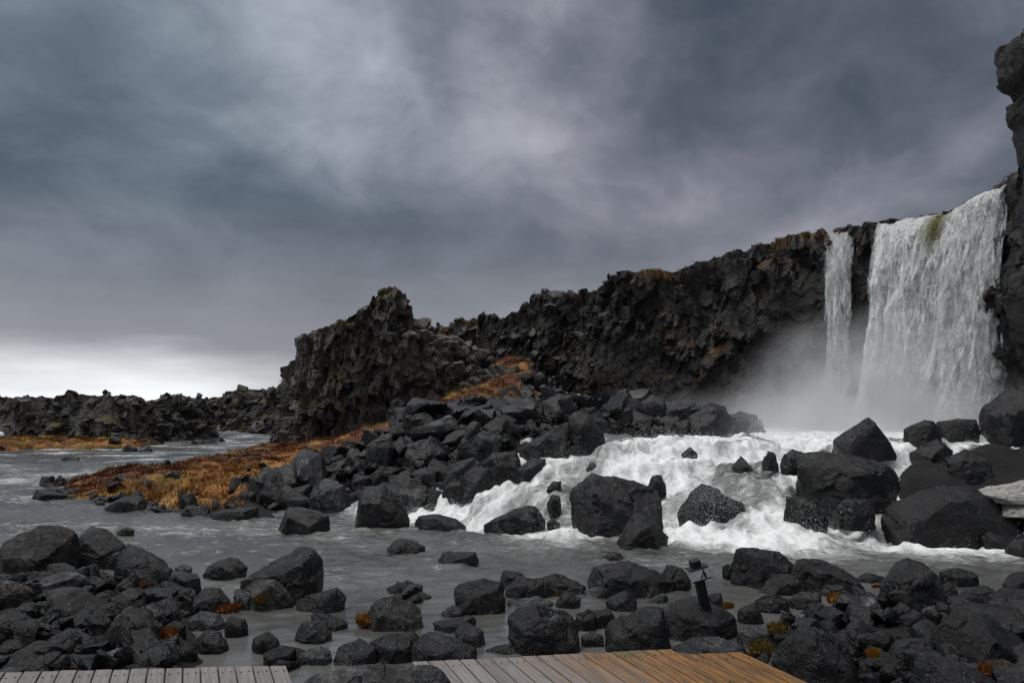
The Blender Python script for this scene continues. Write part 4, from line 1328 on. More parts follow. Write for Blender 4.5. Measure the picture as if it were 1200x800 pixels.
traced([(789, 514), (809, 487), (830, 472), (848, 477), (861, 494), (858, 512), (809, 522)], "sharp-edged boulder at the end of the talus in the mist", "the misty end boulder", Y=26.5, mat='n', group=TAL)
traced([(757, 514), (767, 496), (786, 510), (776, 518)], None, None, Y=25.8, mat='n', group=TAL)
traced([(717, 530), (733, 515), (748, 507), (759, 515), (742, 531)], None, None, Y=25.0, mat='n', group=TAL)
traced([(560, 548), (578, 530), (605, 528), (612, 548), (588, 560)], None, None, mat='n', group=TAL)
traced([(520, 560), (533, 541), (556, 536), (560, 556), (540, 568)], None, None, mat='b', group=TAL)
traced([(604, 550), (622, 536), (640, 537), (638, 552), (618, 558)], None, None, mat='b', group=TAL)
traced([(566, 500), (590, 482), (606, 492), (600, 512), (575, 514)], None, None, mat='n', group=TAL)
traced([(480, 555), (492, 548), (512, 551), (512, 563), (486, 566)], None, None, mat='p', group=TAL)
traced([(460, 583), (468, 571), (492, 573), (504, 580), (494, 588), (468, 589)], None, None, mat='p', group=TAL)
traced([(430, 560), (448, 545), (470, 548), (466, 566), (440, 570)], None, None, mat='n', group=TAL)

# --- along the spit
traced([(122, 594), (143, 582), (167, 579), (172, 590), (150, 599)], "long low rock at the water's edge in front of the grassy spit", "the long spit-edge rock", mat='n', group=SPIT)
traced([(37, 583), (43, 572), (63, 575), (81, 580), (60, 586)], "small dark rock at the tip of the grassy spit", "the spit-tip rock", mat='n', group=SPIT)
traced([(47, 568), (48, 558), (63, 557), (64, 568)], None, None, mat='b', group=SPIT)
traced([(212, 601), (217, 592), (247, 592), (246, 605)], None, None, mat='n', group=SPIT)
traced([(246, 602), (263, 597), (305, 592), (304, 603), (267, 610)], None, None, mat='n', group=SPIT)
traced([(316, 598), (323, 583), (346, 571), (364, 567), (361, 595)], "big smooth boulder at the right end of the grassy spit", "the big spit boulder", mat='n', group=SPIT)
traced([(359, 595), (367, 570), (383, 561), (404, 567), (411, 586), (373, 600)], None, None, mat='p', group=SPIT)
traced([(346, 562), (362, 550), (381, 541), (381, 554), (363, 565)], None, None, mat='p', group=SPIT)
traced([(199, 582), (213, 571), (237, 583), (218, 588)], None, None, mat='n', group=SPIT)
traced([(156, 568), (170, 559), (179, 567)], None, None, mat='n', group=SPIT)
traced([(128, 564), (140, 554), (156, 562)], None, None, mat='n', group=SPIT)
traced([(143, 576), (150, 569), (161, 576)], None, None, mat='p', group=SPIT)
traced([(192, 556), (207, 550), (213, 558)], None, None, mat='n', group=SPIT)
traced([(272, 588), (283, 573), (301, 577), (298, 587)], None, None, mat='n', group=SPIT)
traced([(289, 568), (293, 558), (313, 563), (314, 570)], None, None, mat='n', group=SPIT)
traced([(239, 588), (250, 580), (260, 588)], None, None, mat='b', group=SPIT)
traced([(116, 590), (120, 581), (131, 582), (131, 590)], None, None, mat='b', group=SPIT)
traced([(376, 590), (388, 578), (400, 582), (416, 588), (396, 598)], None, None, mat='p', group=SPIT)
# left channel
traced([(72, 537), (80, 532), (93, 535), (92, 539)], "flat wet stone in the left channel under the rock ridge", None, z=0, mat='p', group='stones in the far channel')
traced([(223, 520), (228, 514), (238, 515), (239, 520)], None, None, z=0, mat='n', group='stones in the far channel')
traced([(143, 527), (150, 520), (160, 524), (159, 528)], None, None, z=.05, mat='p', group='stones in the far channel')
traced([(164, 528), (172, 521), (178, 526)], None, None, z=.05, mat='p', group='stones in the far channel')
traced([(256, 518), (260, 512), (264, 517)], None, None, z=0, mat='n', group='stones in the far channel')
traced([(190, 544), (195, 538), (202, 543)], None, None, z=.1, mat='n', group='stones in the far channel')
# pale slab by the boardwalk, in front of everything
traced([(340, 806), (349, 789), (372, 781), (450, 777), (503, 777), (521, 785), (530, 800), (520, 850), (500, 930), (380, 930), (345, 860)], "long pale flat-topped slab lying between the two deck sections", "the pale slab", Y=4.15, mat='p', depth=.42, group=FG_M, rough=.6, sink=.3)

# ------------------------------------------------------------------ more of the talus, and the small stuff
def random_hull(rng, flat=1.0):
    # a split basalt block: a skewed box with corners broken off
    v = np.array([[a, b, c] for a in (-1, 1) for b in (-1, 1) for c in (-1, 1)], float)
    v = v * rng.uniform(.55, 1.05, (8, 3)) * np.array([1, .85, .8])
    v = v @ (np.eye(3) + rng.normal(0, .22, (3, 3)))
    v = np.concatenate([v, rng.normal(0, .62, (2, 3))])
    return v * .82 * np.array([.5, .5, .5 * flat]) * rng.uniform(.8, 1.25, 3)


PROTO_HI, PROTO_LO = [], []
for i in range(16):
    rng = np.random.default_rng(500 + i)
    hp = random_hull(rng, rng.uniform(.6, 1.0))
    PROTO_HI.append(rock_shape(hp, 4, 500 + i))
    PROTO_LO.append(rock_shape(hp, 3, 500 + i))
PROTO_ME = [mesh_np('talus_rock', *pr, sharp=24) for pr in PROTO_HI]
for m_ in PROTO_ME:
    m_.materials.append(M_ROCK)


def pixel_of(p):
    v = np.asarray(p, float) - EYE
    c, s = math.cos(PITCH), math.sin(PITCH)
    f = v[1] * c + v[2] * s
    u = -v[1] * s + v[2] * c
    return CX + FPX * v[0] / f, CY - FPX * u / f, f


rng = np.random.default_rng(77)
n_try = 26000
cx = rng.uniform(-14, 13, n_try); cy_ = 19 + 40 * rng.random(n_try) ** 1.25
sd = poly_sd(cx, cy_, MAINLAND)
tm = turf(cx, cy_)[:, 3]
gz = ground(cx, cy_)
okk = (sd > .2) & (cx > -12 + .0 * cy_) & ((cx > -6.2) | (rng.random(n_try) < .10)) & ((tm < .55) | (rng.random(n_try) < .07))
base_y = np.interp(cx, [-14, -9, -2.5, 0, 3, 8, 13], [46, 45, 48, 56, 58, 50, 44])
okk &= (cy_ < base_y) & (talus_t(cx, cy_) < .60 + .5 * sm((cx + .5) / 3))
taken = [(o.location.x, o.location.y, .30 * (b[2] - b[0]) / 900 * yv) for o, b, r_, yv in ROCKS]
chosen = []
for i in np.where(okk)[0]:
    s = .36 + 1.55 * rng.random() ** 2.3
    if cx[i] < -6.2:
        s *= .38
    if all((cx[i] - a) ** 2 + (cy_[i] - b) ** 2 > (.28 * s + .68 * r_) ** 2 for a, b, r_ in taken):
        taken.append((cx[i], cy_[i], .28 * s)); chosen.append((cx[i], cy_[i], gz[i], s))
    if len(chosen) > 1500:
        break
chosen.sort(key=lambda q: -q[3] / q[1])
N_IND = 108
for j, (x_, y_, z_, s) in enumerate(chosen[:N_IND]):
    me = PROTO_ME[j % 16]
    o = bpy.data.objects.new('boulder' if s > 1.0 else 'rock', me)
    COL.objects.link(o)
    o.location = (x_, y_, z_ + .18 * s)
    o.rotation_euler = (rng.uniform(-.6, .6), rng.uniform(-.6, .6), rng.uniform(0, 6.28))
    sc = s * rng.uniform(.85, 1.2, 3)
    o.scale = sc
    tag(o, None, 'boulder' if s > 1.0 else 'rock', TAL)
    a, b, f = pixel_of((x_, y_, z_ + .2 * s))
    w = s * 900 / f
    ROCKS.append((o, (a - w / 2, b - w * .4, a + w / 2, b + w * .4), None, y_))


def rubble(name, items, rng, mat, protos, parts=400):
    Vs, Fs, n0 = [], [], 0
    for (x_, y_, z_, s) in items:
        V, F = protos[rng.integers(len(protos))]
        e = Matrix.Rotation(rng.uniform(0, 6.28), 3, 'Z') @ Matrix.Rotation(rng.uniform(-.7, .7), 3, 'X') @ Matrix.Rotation(rng.uniform(-.7, .7), 3, 'Y')
        Q = (V * s * rng.uniform(.7, 1.25, 3)) @ np.array(e).T + np.array([x_, y_, z_])
        Vs.append(Q); Fs.append(F + n0); n0 += len(Q)
    return tag(link(name, mesh_np(name, np.concatenate(Vs), np.concatenate(Fs), sharp=24), mat), kind='stuff')


items = [(a, b, c + .15 * s, s) for a, b, c, s in chosen[N_IND:]]
t2 = 4200
ax, ay = rng.uniform(-16, 13, t2), 18.8 + 40 * rng.random(t2) ** 1.4
az = ground(ax, ay)
sdv = poly_sd(ax, ay, MAINLAND)
inn = (sdv > -.25) & (talus_t(ax, ay) < .62 + .5 * sm((ax + .5) / 3)) & ((ax > -7.5) | (sdv < .8) | (rng.random(t2) < .30)) & ((turf(ax, ay)[:, 3] < .6) | (sdv < .5) | (rng.random(t2) < .10))
items += [(x_, y_, z_ + .03, s) for x_, y_, z_, s, q in zip(ax, ay, az, .16 + .5 * rng.random(t2) ** 2.2, inn) if q]
# stones lining the left bank
for i in range(160):
    q = rng.random()
    a, b = on_level(rng.uniform(-20, 250), rng.uniform(506, 534))[:2]
    if -.8 < poly_sd(np.array([a]), np.array([b]), LEFTBANK)[0] < 1.2:
        items.append((a, b, float(ground(np.array([a]), np.array([b]))[0]) + .05, .25 + .7 * q * q))
rubble('rubble', items, rng, M_ROCK, PROTO_LO)

# broken blocks lying on the spur's shoulder and along the skylines
items = []
for nm, cnt, cond, lo, hi in (('rock_spur', 900, lambda a, b, v: (a > 478) & (b > 380), .35, 1.7), ('rock_spur', 60, lambda a, b, v: (b < 400) & (a > 345), .3, .8),
                              ('cliff', 170, lambda a, b, v: (a > 486) & (a < 720) & (b < 400), .5, 1.5), ('cliff', 130, lambda a, b, v: (a > 560) & (a < 700) & (b > 390) & (b < 450), .5, 1.4),
                              ('rock_ridge', 260, lambda a, b, v: a > -30, .3, 1.1), ('distant_cliff', 120, lambda a, b, v: a > 225, .8, 2.2)):
    me = bpy.data.objects[nm].data
    co = np.zeros(len(me.vertices) * 3, np.float32); me.vertices.foreach_get('co', co); co = co.reshape(-1, 3)
    no = np.zeros(len(me.vertices) * 3, np.float32); me.vertices.foreach_get('normal', no); no = no.reshape(-1, 3)
    v = co - EYE
    c_, s_ = math.cos(PITCH), math.sin(PITCH)
    f = v[:, 1] * c_ + v[:, 2] * s_; u = -v[:, 1] * s_ + v[:, 2] * c_
    pa, pb = CX + FPX * v[:, 0] / f, CY - FPX * u / f
    idx = np.where(cond(pa, pb, co) & (f > 5) & (no[:, 2] > .05))[0]
    if len(idx):
        for i in rng.choice(idx, min(cnt, len(idx)), replace=False):
            items.append((*co[i], lo + (hi - lo) * rng.random() ** 2.2))
rubble('fallen_blocks', items[:960], rng, M_ROCK_SPUR, PROTO_LO)
rubble('cliff_rubble', items[960:], rng, M_ROCK_OLD, PROTO_LO)

# fist- to head-sized stones between the foreground rocks
items = []
n_ = 5200
ax, ay = rng.uniform(-8, 9, n_), 5.4 + 7.5 * rng.random(n_) ** 1.1
az = ground(ax, ay)
shore = np.maximum.reduce([poly_sd(ax, ay, SHORE_L), poly_sd(ax, ay, SHORE_R), poly_sd(ax, ay, SHORE_N)])
rocky = fbm(P2(ax, ay) * .9, 3, 611)
keep = (shore > -.1) & (rng.random(n_) < .75) | (az > -.17) & (rocky > .35) & (rng.random(n_) < .5)
keep &= (ay < 10.8) & (np.abs(ax) < .72 * ay + .6)
for x_, y_, z_, s in zip(ax[keep], ay[keep], az[keep], .06 + .36 * rng.random(n_)[keep] ** 2.2):
    items.append((x_, y_, z_ + .2 * s, s))
rubble('stones', items, rng, M_ROCK, PROTO_LO)

# ------------------------------------------------------------------ snow and ice
m_snow = flat_mat("old_snow", (.62, .64, .66), .6, .12, 12, bump=.02)
m_ice = flat_mat("crusted_ice", (.27, .262, .245), .7, .38, 16, bump=.05)
for poly, lab, yv in (([(666, 469), (669, 462), (680, 462), (684, 469), (678, 472)], "larger of two small white patches of old snow on the talus", 31.5),
                      ([(650, 451), (652, 446), (660, 448), (663, 452), (655, 453)], "smaller upper patch of old snow high on the talus", 36),
                      ([(-6, 508), (0, 505), (7, 505), (11, 508), (4, 511), (-4, 511)], "white snow patch at the foot of the rock ridge", 49.8)):
    base = seat(sum(a for a, b in poly) / len(poly), max(b for a, b in poly))
    base = at_depth(sum(a for a, b in poly) / len(poly), max(b for a, b in poly), base[1] - .4)
    pts, c = outline_rock(poly, base, 1.1, .05, 99)
    V, F = rock_shape(pts, 4, 99, .8)
    o = link('snow_patch', mesh_np('snow_patch', V - base, F), m_snow, loc=base)
    tag(o, lab, 'snow patch')
Vs, Fs, n0 = [], [], 0
for i, (poly, yv) in enumerate((([(1139, 577), (1158, 570), (1200, 565), (1252, 570), (1250, 587), (1195, 588), (1156, 583)], 14.25), ([(1169, 604), (1184, 589), (1235, 582), (1250, 590), (1248, 602), (1192, 603)], 14.1))):
    base = at_depth(sum(a for a, b in poly) / len(poly), max(b for a, b in poly), yv)
    pts, c = outline_rock(poly, base, .75, .0, 42 + i)
    V, F = rock_shape(pts, 5, 42 + i, 1.6)
    Vs.append(V); Fs.append(F + n0); n0 += len(V)
V = np.concatenate(Vs)
org = V.mean(0)
tag(link('ice_crust', mesh_np('ice_crust', V - org, np.concatenate(Fs)), m_ice, loc=org), "pale grey crust of ice draped over a black boulder by the falls", "ice")

# ------------------------------------------------------------------ deck
DZ = .70


def deck(name, label, vp, edge_px, mat, near=-3.5, pitch=.103, width=.095):
    u = (vp - 600) / 900
    dd = np.array([u, 1.0]); dd /= np.linalg.norm(dd)
    pp = np.array([dd[1], -dd[0]])
    E = np.array([on_level(a, b, DZ)[:2] for a, b in edge_px])
    ew, el = E @ pp, E @ dd
    root = bpy.data.objects.new(name, None)
    COL.objects.link(root)
    root.empty_display_size = .3
    tag(root, label, 'boardwalk')
    rg = np.random.default_rng(len(name))
    Vs, Fs, B, n0 = [], [], [], 0
    w = ew[0]
    i = 0
    while w < ew[-1] - .03:
        wa, wb = w, min(w + width, ew[-1])
        la, lb = np.interp([wa + .002, wb - .002], ew, el) + rg.uniform(-.006, .006)
        dz_ = rg.uniform(-.0025, .0025)
        sags = np.linspace(near, 1, 2)
        q = np.array([[wa, near], [wb, near], [wb, lb], [wa, la]])
        ch = .004
        inner_ = np.array([[wa + ch, near], [wb - ch, near], [wb - ch, lb - ch], [wa + ch, la - ch]])
        pts = []
        for arr, z_ in ((q, DZ - .034 + dz_), (q, DZ - ch + dz_), (inner_, DZ + dz_)):
            for ww, ll in arr:
                xy = pp * ww + dd * ll
                pts.append((xy[0], xy[1], z_)); B.append((ll, ww, i))
        f = [[0, 3, 2, 1], [8, 9, 10, 11]]
        for b_ in (0, 4):
            for a_ in range(4):
                n_ = (a_ + 1) % 4
                f.append([b_ + a_, b_ + n_, b_ + 4 + n_, b_ + 4 + a_])
        Vs += pts; Fs.append(np.array(f) + n0); n0 += 12
        w += pitch; i += 1
    sv = []
    for j in range(i):
        wc = ew[0] + j * pitch
        le = float(np.interp(wc + width / 2, ew, el))
        for row in (.125, .72, 1.32):
            for ofs in (.022, width - .022):
                xy = pp * (wc + ofs) + dd * (le - row)
                sv.append((xy[0], xy[1]))
    sb_ = Boxes()
    for sx, sy in sv:
        sb_.box((sx - .0042, sy - .0042, DZ - .004), (sx + .0042, sy + .0042, DZ + .0035))
    nb = len(Fs) * 10
    Vs += list(np.concatenate(sb_.V)); Fs.append(np.concatenate(sb_.F) + n0); B += [(0, 0, 0)] * sb_.n
    me = mesh_np('decking', np.array(Vs), np.concatenate(Fs), smooth=False)
    me.attributes.new('board', 'FLOAT_VECTOR', 'POINT').data.foreach_set('vector', np.array(B, np.float32).ravel())
    link('decking', me, mat, root)
    me.materials.append(M_WOOD_DARK)
    mi = np.zeros(len(me.polygons), np.int32); mi[nb:] = 1      # screw heads
    me.polygons.foreach_set('material_index', mi)
    # bearers under the boards, and their short legs
    bm_ = Boxes(); lg = []
    for (a0, l0), (a1, l1) in zip(zip(ew[:-1], el[:-1]), zip(ew[1:], el[1:])):
        if a1 - a0 < .3:
            continue
        c8 = []
        for z_ in (DZ - .20, DZ - .038):
            for ww, ll in ((a0 + .05, l0 - .16), (a1 - .05, l1 - .16), (a1 - .05, l1 - .09), (a0 + .05, l0 - .09)):
                xy = pp * ww + dd * ll
                c8.append((xy[0], xy[1], z_))
        bm_.hexa(c8)
        for t in np.linspace(.06, .94, max(2, int((a1 - a0) / 1.3))):
            xy = pp * (a0 + (a1 - a0) * t) + dd * (l0 + (l1 - l0) * t - .125)
            lg.append(xy)
    bm_.build('bearer', M_WOOD_DARK, root, .004)
    for xy in lg:
        b_ = Boxes(); b_.box((xy[0] - .045, xy[1] - .028, -.3), (xy[0] + .045, xy[1] + .028, DZ - .203))
        b_.build('leg', M_WOOD_DARK, root, .004)
    return root


deck('boardwalk', "walkway of dry pale grey boards along the left shore", 222, [(-420, 803), (-200, 794), (0, 787), (340, 778.5)], M_WOOD)
deck('platform', "viewing platform of boards stained orange-brown at its right end", 267, [(483, 775), (785, 759.5), (800, 766), (870, 763.5)], M_WOOD_WET)

# ------------------------------------------------------------------ leaning marker post
m_black = flat_mat("black_paint", (.010, .010, .011), .55, .2, 12)
m_white = flat_mat("weathered_white_plate", (.60, .61, .62), .5, .10, 14)
yp = ROCKS and 8.35
foot = at_depth(829, 722, yp)
root = bpy.data.objects.new('marker_post', None)
COL.objects.link(root)
root.location = foot
root.rotation_euler = (R(4), R(-13.5), R(8))
tag(root, "leaning black marker post with a small white pictogram plate", 'marker post')
b = Boxes(); b.box((-.046, -.045, -.25), (.046, .045, .42)); b.build('shaft', m_black, root, .006)
b = Boxes(); b.box((-.108, -.072, .525), (.112, .055, .541)); b.build('rail', m_black, root, .003)
b = Boxes(); b.box((-.10, -.074, .406), (.118, -.051, .415)); b.build('rail', m_black, root, .002)
b = Boxes(); b.box((-.062, -.05, .423), (.062, .05, .524)); b.build('head', m_black, root, .004)
b = Boxes(); b.box((-.055, -.05, .546), (.045, .05, .612)); b.build('cap', m_black, root, .006)
b = Boxes(); b.box((-.105, -.068, .417), (.093, -.054, .524)); pl = b.build('sign_plate', m_white, root, .002)
b = Boxes()


def stroke(p, q, w0, w1, y0=-.0712, y1=-.0676):
    p, q = np.array(p), np.array(q)
    d = (q - p) / np.linalg.norm(q - p); n = np.array([-d[1], d[0]])
    c = [p + n * w0, p - n * w0, q - n * w1, q + n * w1]
    b.hexa([(c[0][0], y0, c[0][1]), (c[1][0], y0, c[1][1]), (c[1][0], y1, c[1][1]), (c[0][0], y1, c[0][1]),
            (c[3][0], y0, c[3][1]), (c[2][0], y0, c[2][1]), (c[2][0], y1, c[2][1]), (c[3][0], y1, c[3][1])])


stroke((.040, .520), (.058, .426), .007, .014)
stroke((.046, .498), (.004, .428), .004, .008)
b.build('pictogram', m_black, pl)

# ------------------------------------------------------------------ things on the skyline
p0 = at_depth(627, 349, 71.5)
b = Boxes(); b.box((-.035, -.035, -.6), (.035, .035, .62)); o = b.build('stake', M_WOOD_DARK); o.location = p0
o.rotation_euler = (0, R(-4), 0)
tag(o, "thin stake standing on the cliff-top skyline", 'stake')


def twig(Vs, Fs, p, d, L, r, depth, rg):
    q = p + d * L
    n0 = len(Vs)
    a = np.cross(d, [0, 0.3, 1]); a /= np.linalg.norm(a); c = np.cross(d, a)
    for t_ in range(3):
        an = t_ * 2.094
        Vs.append(p + (a * math.cos(an) + c * math.sin(an)) * r)
    for t_ in range(3):
        an = t_ * 2.094
        Vs.append(q + (a * math.cos(an) + c * math.sin(an)) * r * .5)
    for t_ in range(3):
        u = (t_ + 1) % 3
        Fs.append([n0 + t_, n0 + u, n0 + 3 + u, n0 + 3 + t_])
    if depth:
        for _ in range(3):
            nd = d + rg.normal(0, .42, 3); nd /= np.linalg.norm(nd)
            twig(Vs, Fs, p + d * L * rg.uniform(.5, 1), nd, L * .65, r * .6, depth - 1, rg)


rg = np.random.default_rng(3)
Vs, Fs = [], []
for i in range(7):
    d = np.array([rg.normal(0, .45), rg.normal(0, .4), 1.0]); d /= np.linalg.norm(d)
    twig(Vs, Fs, np.array([rg.normal(0, .15), rg.normal(0, .15), -.35]), d, .55, .018, 3, rg)
o = link('bare_bush', mesh_np('bare_bush', np.array(Vs), np.array(Fs)), M_WOOD_DARK, loc=at_depth(402, 383, 50.6))
tag(o, "small leafless bush on top of the rock spur", 'bush')

# ------------------------------------------------------------------ dead grass
def blades(pos, nor, col, hgt, rg, per=8, wid=.016, spread=.09, hvar=.5):
    n = len(pos)
    P = np.repeat(pos, per, 0); Cc = np.repeat(col, per, 0); Hh = np.repeat(hgt, per) * rg.uniform(1 - hvar, 1 + hvar * .6, n * per)
    ang = rg.uniform(0, 6.283, n * per)
    off = np.stack([np.cos(ang), np.sin(ang), np.zeros(n * per)], 1) * (spread * np.sqrt(rg.random(n * per)))[:, None]
    P = P + off
    lean = off / spread * .8 + rg.normal(0, .28, (n * per, 3)) * np.array([1, 1, 0]) + np.array([.18, 0, 0])
    tip = P + lean * Hh[:, None] * .55 + np.array([0, 0, 1]) * Hh[:, None]
    mid = P + lean * Hh[:, None] * .18 + np.array([0, 0, .58]) * Hh[:, None]
    a2 = rg.uniform(0, 3.14, n * per)
    wv = np.stack([np.cos(a2), np.sin(a2) * .5, np.zeros(n * per)], 1) * wid
    P = P - np.array([0, 0, .02])
    V = np.stack([P - wv, P + wv, mid + wv * .7, mid - wv * .7, tip], 1).reshape(-1, 3)
    k0 = np.arange(n * per)[:, None] * 5
    F = np.concatenate([k0 + np.array([[0, 1, 2]]), k0 + np.array([[0, 2, 3]]), k0 + np.array([[3, 2, 4]])])
    Cc = Cc * rg.uniform(.6, 1.35, (n * per, 1))
    return V, F, np.repeat(Cc, 5, 0)


rg = np.random.default_rng(21)
VV, FF, CC, n0 = [], [], [], 0
def add_blades(*a, **kw):
    global n0
    V, F, C_ = blades(*a, **kw)
    VV.append(V); FF.append(F + n0); CC.append(C_); n0 += len(V)


n_ = 90000
gy = 18 * np.exp(rg.random(n_) * math.log(120 / 18)); gx = rg.uniform(-.72, .15, n_) * gy
tf = turf(gx, gy)
wgt = tf[:, 3] * (.35 + .65 * sm((fbm(P2(gx, gy) * 1.3, 3, 811) + .1) / .4))
ok_ = rg.random(n_) < wgt * .55
gx, gy, tf = gx[ok_], gy[ok_], tf[ok_]
pos = np.stack([gx, gy, ground(gx, gy)], 1)
dark = tf[:, :3].sum(1) < .16
hg = (.03 + .065 * rg.random(len(gx))) * np.where(dark, 1.2, 1.0) * (1 + .7 * (fbm(P2(gx, gy) * .7, 2, 815) > .25))
add_blades(pos, None, tf[:, :3], hg, rg, per=7, wid=.016, spread=.14)
for (xa, xb, ya, yb_, cnt, h0, h1) in ((-14, 5, 44, 78, 16000, .07, .16), (-42, -25, 47, 64, 7000, .05, .14)):
    gx, gy = rg.uniform(xa, xb, cnt), rg.uniform(ya, yb_, cnt)
    tf = turf(gx, gy)
    ok_ = (rg.random(cnt) < (tf[:, 3] - .35) * 1.3) & (fbm(P2(gx, gy) * 1.3, 3, 821) > -.25)
    gx, gy, tf = gx[ok_], gy[ok_], tf[ok_]
    add_blades(np.stack([gx, gy, ground(gx, gy)], 1), None, tf[:, :3], h0 + (h1 - h0) * rg.random(len(gx)), rg, per=7, wid=.022, spread=.2)
for nm, cnt in (('cliff', 2600), ('rock_spur', 700)):
    me = bpy.data.objects[nm].data
    co = np.zeros(len(me.vertices) * 3, np.float32); me.vertices.foreach_get('co', co); co = co.reshape(-1, 3)
    mo = np.zeros(len(me.vertices) * 4, np.float32); me.attributes['moss'].data.foreach_get('color', mo); mo = mo.reshape(-1, 4)
    idx = np.where(mo[:, 3] > .5)[0]
    idx = rg.choice(idx, min(cnt, len(idx)), replace=False)
    add_blades(co[idx].astype(float), None, mo[idx, :3], .05 + .11 * rg.random(len(idx)), rg, per=6, wid=.020, spread=.2)
link('grass', mesh_np('grass', np.concatenate(VV), np.concatenate(FF), smooth=True, attrs={'tint': np.concatenate(CC)}), M_BLADE)['kind'] = 'stuff'

# moss clumps between the foreground rocks: each one a cushion with wisps
GOLD, RUST, OLIV = np.array([.22, .095, .012]), np.array([.15, .048, .010]), np.array([.13, .085, .018])
for (mx, my, rad, colr, lab, dy) in (
        (430, 733, .12, GOLD, "bright orange moss clump hanging on a rock beside the inlet", -.04),
        (268, 716, .10, RUST, "rust-orange moss clump between rocks at the pool's left edge", .0),
        (172, 688, .085, GOLD, "small golden moss clump beneath the dark wedge rock", -.45),
        (193, 746, .09, RUST, "rusty moss hanging beside the rounded weathered boulder", -.3),
        (306, 705, .08, OLIV, "olive-brown moss at the base of the large slanting boulder", -.35),
        (627, 765, .075, GOLD, "yellow grass tuft in front of the massive block by the platform", -.05),
        (853, 712, .07, GOLD, "little orange moss clump just right of the marker post's boulder", -.55),
        (979, 706, .10, GOLD, "orange moss clump under the small pale rounded rock", -.25),
        (1028, 689, .05, RUST, "tiny rust moss spot left of the peaked black boulder", -.0),
        (1173, 706, .11, RUST, "dull orange moss on the black rock at the right margin", -.15),
        (890, 768, .13, OLIV, "dark golden moss cushion beside the platform's sloping end", -.0),
        (914, 740, .08, OLIV, "brown-gold moss patch behind the big rounded boulder", -.3),
        (1022, 768, .05, GOLD, "small yellow moss patch right of the big rounded boulder", -.4),
        (1168, 792, .10, RUST, "red-brown moss low on the huge black slab", -.5),
        (655, 697, .05, OLIV, "tiny golden moss spot among the middle shallows' rocks", -.4),
        (142, 771, .045, GOLD, "small golden moss spot at the left walkway's edge", -.4)):
    pc = seat(mx, my)
    yv = max(pc[1] + dy, 4.9)
    pc = at_depth(mx, my, yv)
    hp = random_hull(np.random.default_rng(mx), .75) * 2
    V, F = rock_shape(hp, 4, mx, 1.2, 8)
    V = V * rad * np.array([1.25, .9, .62]) + .18 * rad * np.stack([fbm(V * 5, 3, mx), fbm(V * 5, 3, mx + 1), fbm(V * 5, 3, mx + 2)], 1)
    sel = rg.choice(np.where(V[:, 2] > -.02)[0], 260)
    bV, bF, bC = blades(V[sel], None, np.repeat(colr[None], 260, 0), np.full(260, rad * .55), rg, per=2, wid=.0035, spread=rad * .16)
    allc = np.concatenate([np.repeat(colr[None], len(V), 0) * (.35 + .9 * np.clip(fbm(V * 18, 3, mx) * .5 + .5, 0, 1))[:, None], bC])
    tint_me = mesh_np('moss_clump', np.concatenate([V, bV]), np.concatenate([F, bF + len(V)]), attrs={'tint': allc})
    o = link('moss_clump', tint_me, M_BLADE, loc=pc + np.array([0, 0, rad * .35]))
    tag(o, lab, 'moss')

# ------------------------------------------------------------------ spray thrown up by the rapids
rg = np.random.default_rng(5)
wgt = np.clip(RAP_F - .55, 0, 1) * (1 + 2.5 * np.exp(-((rapid_q(RAP_X, RAP_Y) - .97) / .12) ** 2) + 1.2 * np.exp(-((rapid_q(RAP_X, RAP_Y) - .08) / .1) ** 2))
wgt = wgt * (RAP_X > -4.2) * (RAP_Y < 24.5) * sm((fbm(P2(RAP_X, RAP_Y) * 1.6, 3, 907).reshape(RAP_X.shape) + .05) / .3)
w_ = (wgt / wgt.sum()).ravel()
n_ = 60000
ix = rg.choice(len(w_), n_, p=w_)
hh = rg.exponential(.075, n_)
D0 = np.stack([RAP_X.ravel()[ix] + rg.normal(0, .05, n_), RAP_Y.ravel()[ix] + rg.normal(0, .05, n_), RAP_Z.ravel()[ix] + hh + .005], 1)
# splashes bursting round the boulders that stand in the fast water
for (a, b_, yv, cnt, sp) in ((838, 590, 14.9, 2200, .42), (835, 570, 15.0, 900, .3), (940, 592, 14.4, 260, .24), (955, 606, 14.4, 200, .2), (868, 536, 17.6, 400, .22), (672, 530, 19.6, 400, .25), (800, 520, 19.2, 500, .3),
                             (640, 610, 15.6, 300, .2), (505, 606, 16.6, 260, .25), (992, 600, 14.3, 120, .2), (720, 524, 21.0, 600, .4), (625, 540, 21.0, 500, .35), (930, 540, 15.4, 150, .2)):
    q = at_depth(a, b_, yv)
    D0 = np.concatenate([D0, q + rg.normal(0, 1, (cnt, 3)) * np.array([sp, .18, sp * .55])])
U, F = ico(1)
U = np.array([[1, 0, 0], [-1, 0, 0], [0, 1, 0], [0, -1, 0], [0, 0, 1], [0, 0, -1]], float)
F = np.array([[0, 2, 4], [2, 1, 4], [1, 3, 4], [3, 0, 4], [2, 0, 5], [1, 2, 5], [3, 1, 5], [0, 3, 5]])
sz = .0016 + .0052 * rg.random(len(D0)) ** 3
stretch = np.ones((len(D0), 1, 3)); sz[n_:] *= .62; stretch[n_:] = (.7, .7, 3.2)
V = (D0[:, None] + U[None] * sz[:, None, None] * rg.uniform(.6, 1.6, (len(D0), 1, 3)) * stretch).reshape(-1, 3)
FFs = (np.arange(len(D0))[:, None, None] * 6 + F[None]).reshape(-1, 3)
link('spray', mesh_np('spray', V, FFs, smooth=False), M_SPRAY)['kind'] = 'stuff'


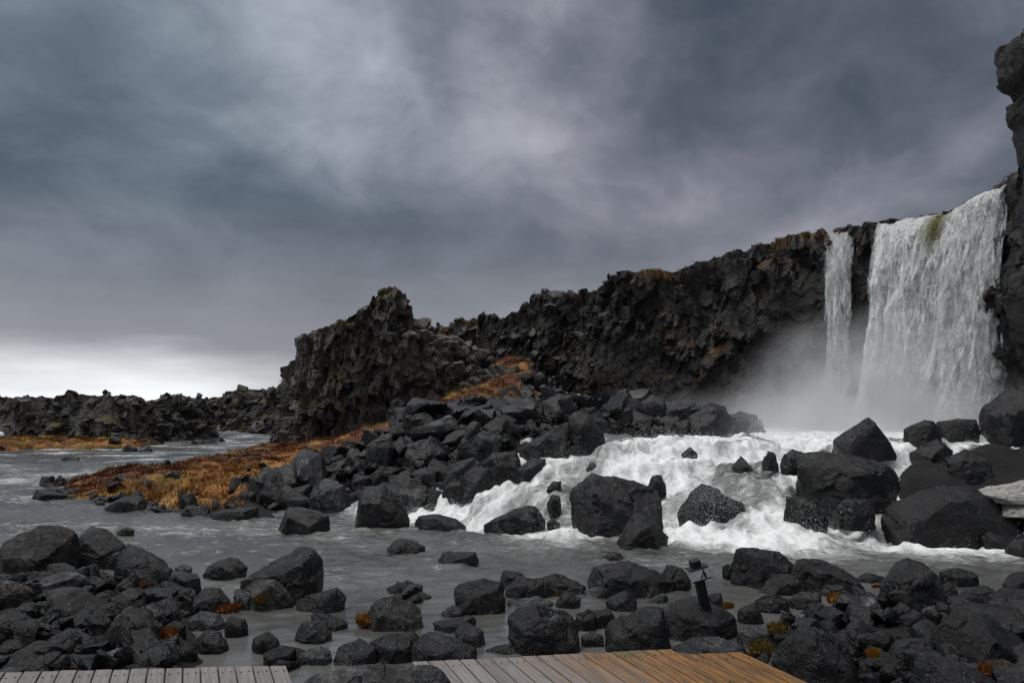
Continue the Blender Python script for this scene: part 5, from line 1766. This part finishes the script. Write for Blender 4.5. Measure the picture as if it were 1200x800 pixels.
# ------------------------------------------------------------------ labels for the unnamed rocks: by look and by neighbour
MATW = {M_ROCK.name: 'dark', M_ROCK_PALE.name: 'pale grey', M_ROCK_BLACK.name: 'black', M_ROCK_OLD.name: 'weathered brown-grey'}
LM = [((bx[0] + bx[2]) / 2, (bx[1] + bx[3]) / 2, max(bx[2] - bx[0], 16), ref) for o, bx, ref, yv in ROCKS if ref]
used = {o['label'] for o in SC.objects if 'label' in o}


def rel(cx_, cy__, lm):
    dx, dy = cx_ - lm[0], (cy__ - lm[1]) * 1.3
    if abs(dx) > 1.9 * abs(dy):
        return ('right of ' if dx > 0 else 'left of ') + lm[3]
    if abs(dy) > 1.9 * abs(dx):
        return ('in front of ' if dy > 0 else 'behind ') + lm[3]
    return ('in front and ' if dy > 0 else 'behind and ') + ('right of ' if dx > 0 else 'left of ') + lm[3]


for o, bx, ref, yv in ROCKS:
    if 'label' in o:
        continue
    w, h = bx[2] - bx[0], bx[3] - bx[1]
    cx_, cy__ = (bx[0] + bx[2]) / 2, (bx[1] + bx[3]) / 2
    size = 'small' if w < 19 else ('mid-sized' if w < 38 else 'large')
    form = '' if o.data.name.startswith('talus') else ('flat ' if w > 2.1 * h else ('upright ' if h > 1.0 * w else ('low ' if w > 1.6 * h else 'chunky ')))
    head = f"{size} {form}{MATW[o.data.materials[0].name]} {o['category']}"
    near = sorted(LM, key=lambda q: math.hypot(cx_ - q[0], 1.3 * (cy__ - q[1])) - .4 * q[2])[:5]
    cands = [f"{head} {rel(cx_, cy__, q)}" for q in near[:1]]
    cands += [f"{head} {'between' if True else ''} {near[0][3]} and {q[3]}" for q in near[1:4]]
    ordw = ['second', 'third', 'fourth', 'fifth', 'sixth', 'seventh', 'eighth', 'ninth']
    cands += [f"{w_} {head} {rel(cx_, cy__, near[0])}" for w_ in ordw] + [f"{w_} {head} {rel(cx_, cy__, near[1])}" for w_ in ordw]
    lab = next((c for c in cands if c not in used and len(c.split()) <= 16), cands[0])
    used.add(lab)
    o['label'] = lab
